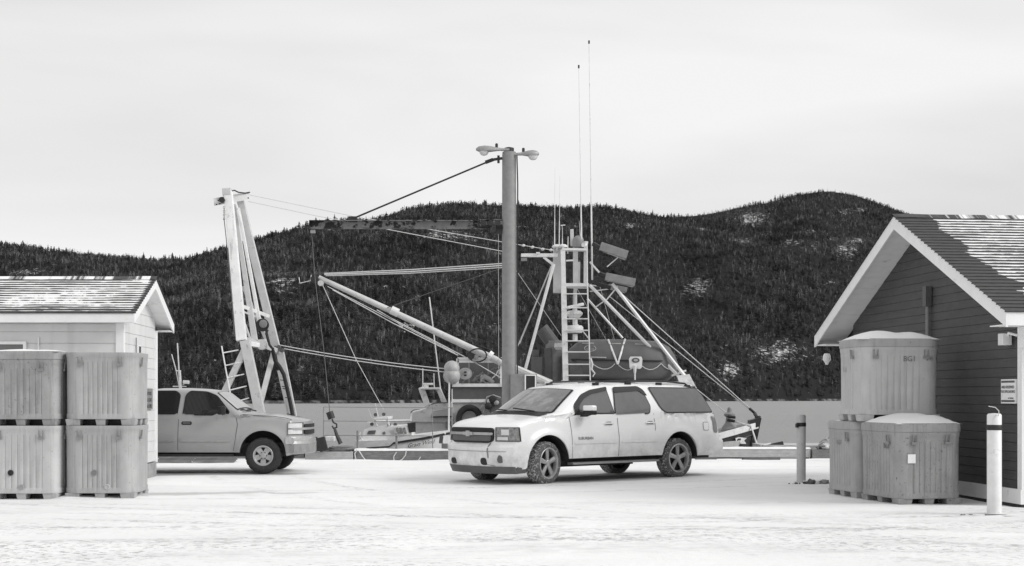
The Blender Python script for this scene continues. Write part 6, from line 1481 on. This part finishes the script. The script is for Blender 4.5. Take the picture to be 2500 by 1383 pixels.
p0 = sf(1004, 1091); text('Grain Wind', .155, black, sb, (sf(1027, 1084).x, sf(1027, 1084).y-.03, sf(1027, 1084).z), (1, -.0, .17), (0, 0, 1), shear=.4, name='boat_name')
mb = MB(); mb.beam(P(1078, 1065, 38.6), P(1076, 1083, 38.6), .10, .10, up=(0, 1, 0)); mb.build('cleat', greyd, sb); mb = MB(); mb.box(tuple(P(1078, 1102, 38.6)), tuple(P(1094, 1083, 38.9))); mb.build('fender_block', greym, sb, bevel=.02)
cr = thing('cabin_cruiser', 'white cabin cruiser with slanted radar arch moored behind the small boat', 'cabin cruiser', loc=(px2w(1060, 43), 43, ZW))
D = 42.5
pris('hull', [(900, 1105), (895, 1030), (1150, 1022), (1170, 1110)], D+.3, 2.4, offwhite, cr, bevel=.03)
pris('cabin', [(1003, 1032), (1006, 1008), (1018, 1000), (1040, 998), (1052, 986), (1110, 982), (1120, 1032)], D+.2, 2.2, offwhite, cr, bevel=.03)
pris('upper_cabin', [(1050, 1018), (1056, 1004), (1105, 995), (1130, 995), (1130, 1018)], D, .3, mat('cruiser_grey', .5, .5, var=.1), cr, bevel=.01)
pris('dark_stripe', [(1052, 1020), (1060, 1017), (1108, 1016), (1108, 1019), (1058, 1020)], D-.02, .06, black, cr); pris('cabin_window', [(1087, 1032), (1088, 1030), (1105, 1029), (1106, 1045), (1088, 1046)], D+.18, .05, glassd, cr)
for (a, b, w) in (((1028, 946), (1044, 992), .17), ((1070, 948), (1086, 986), .14)): mb = MB(); mb.beam(P(*a, D+.2), P(*b, D+.2), w, .2, up=(0, 1, 0)); mb.build('radar_arch_leg', offwhite, cr, bevel=.03)
mb = MB(); mb.beam(P(1027, 949, D+.2), P(1075, 949, D+.2), .5, .06); mb.build('radar_arch_top', offwhite, cr, bevel=.02)
mb = MB(); mb.beam(P(1033, 938, D+.2), P(1058, 938, D+.2), .15, .06); mb.build('radar_scanner', offwhite, cr, bevel=.02); mb = MB(); mb.tube([P(1040, 939, D+.2), P(1040, 948, D+.2)], .08, 8); mb.build('radar_pedestal', offwhite, cr)
for a, b in (((1032, 900), (1032, 948)), ((1059, 912), (1060, 946)), ((1048, 726), (1075, 948))): mb = MB(); mb.tube([P(*a, D+.2), P(*b, D+.2)], .016 if a[1] > 800 else .02, 5); mb.build('whip_antenna', offwhite, cr)
for pts in ([(1002, 1018), (1004, 1006), (1010, 1002), (1031, 1000)], [(1052, 988), (1060, 985), (1100, 983)]):
    mb = MB(); mb.tube([P(x, y, D) for x, y in pts], .018, 6); mb.build('grab_rail', greyd, cr, smooth=60)
# guard rail of the floating dock
dr = thing('dock_railing', 'thin wire railing of the floating dock in front of the moored boats', 'railing', loc=(px2w(940, 38.2), 38.2, -.6))
for y in (995, 1029, 1064): mb = MB(); mb.tube([P(790, y-1, 38.2), P(945, y, 38.2), P(1104 if y < 1000 else 1058, y+1, 38.2)], .011, 5); mb.build('rail_wire', steelg, dr)
for x, y0 in ((790, 994), (873, 1052), (968, 1058), (1056, 994), (1104, 994)): mb = MB(); mb.tube([P(x, y0, 38.25), P(x, 1150, 38.25)], .012 if y0 < 1000 else .03, 6); mb.build('post', steelg, dr)
fd = MB(); fd.box((px2w(760, 38), 38.0, ZW), (px2w(1100, 38), 38.8, -.6)); tag(fd.build('floating_dock', timber), 'low timber floating dock below the wharf edge', 'dock')
# radio mast beyond the pickup roof
rm = thing('boat_mast', 'small white mast with aerials and radar showing above the pickup roof', 'mast', loc=P(443, 1130, 40)-Vector((0, 0, 1.5)))
for pts, r in (([(433, 838), (437, 905), (443, 950), (445, 1130)], .018), ([(419, 865), (430, 905), (438, 948)], .014), ([(438, 905), (441, 950), (441, 1130)], .04), ([(430, 906), (442, 906)], .02), ([(422, 944), (455, 944)], .016), ([(446, 940), (460, 932)], .014)):
    mb = MB(); mb.tube([P(x, y, 40) for x, y in pts], r, 6); mb.build('spar', offwhite, rm)
mb = MB(); mb.beam(P(447, 933, 40), P(462, 934, 40), .10, .10); mb.build('radar_unit', offwhite, rm, bevel=.02)
# black plank ends on the dock right of the bow
for a, b, r, m, lb_ in (((1857, 1090), (1882, 1084), .03, offwhite, 'pale pole lying beside the dark bow'), ((1874, 1092), (1912, 1084), .07, black, 'thick black pipe end lying right of the dark bow')):
    mb = MB(); mb.tube([P(*a, 37), P(*b, 37)], r, 8); tag(mb.build('pipe_end', m, smooth=40), lb_, 'pipe')
rd = MB(); rd.box((px2w(1856, 37.2), 36.6, -.5), (px2w(2100, 37.2), 38.4, P(0, 1086, 37.2).z)); tag(rd.build('snowy_float', mat('snowy_planks', .45, .85, var=.35, scale=7, aniso=(.4, 2, 2))), 'snow-dusted plank float right of the dark bow', 'float stage')
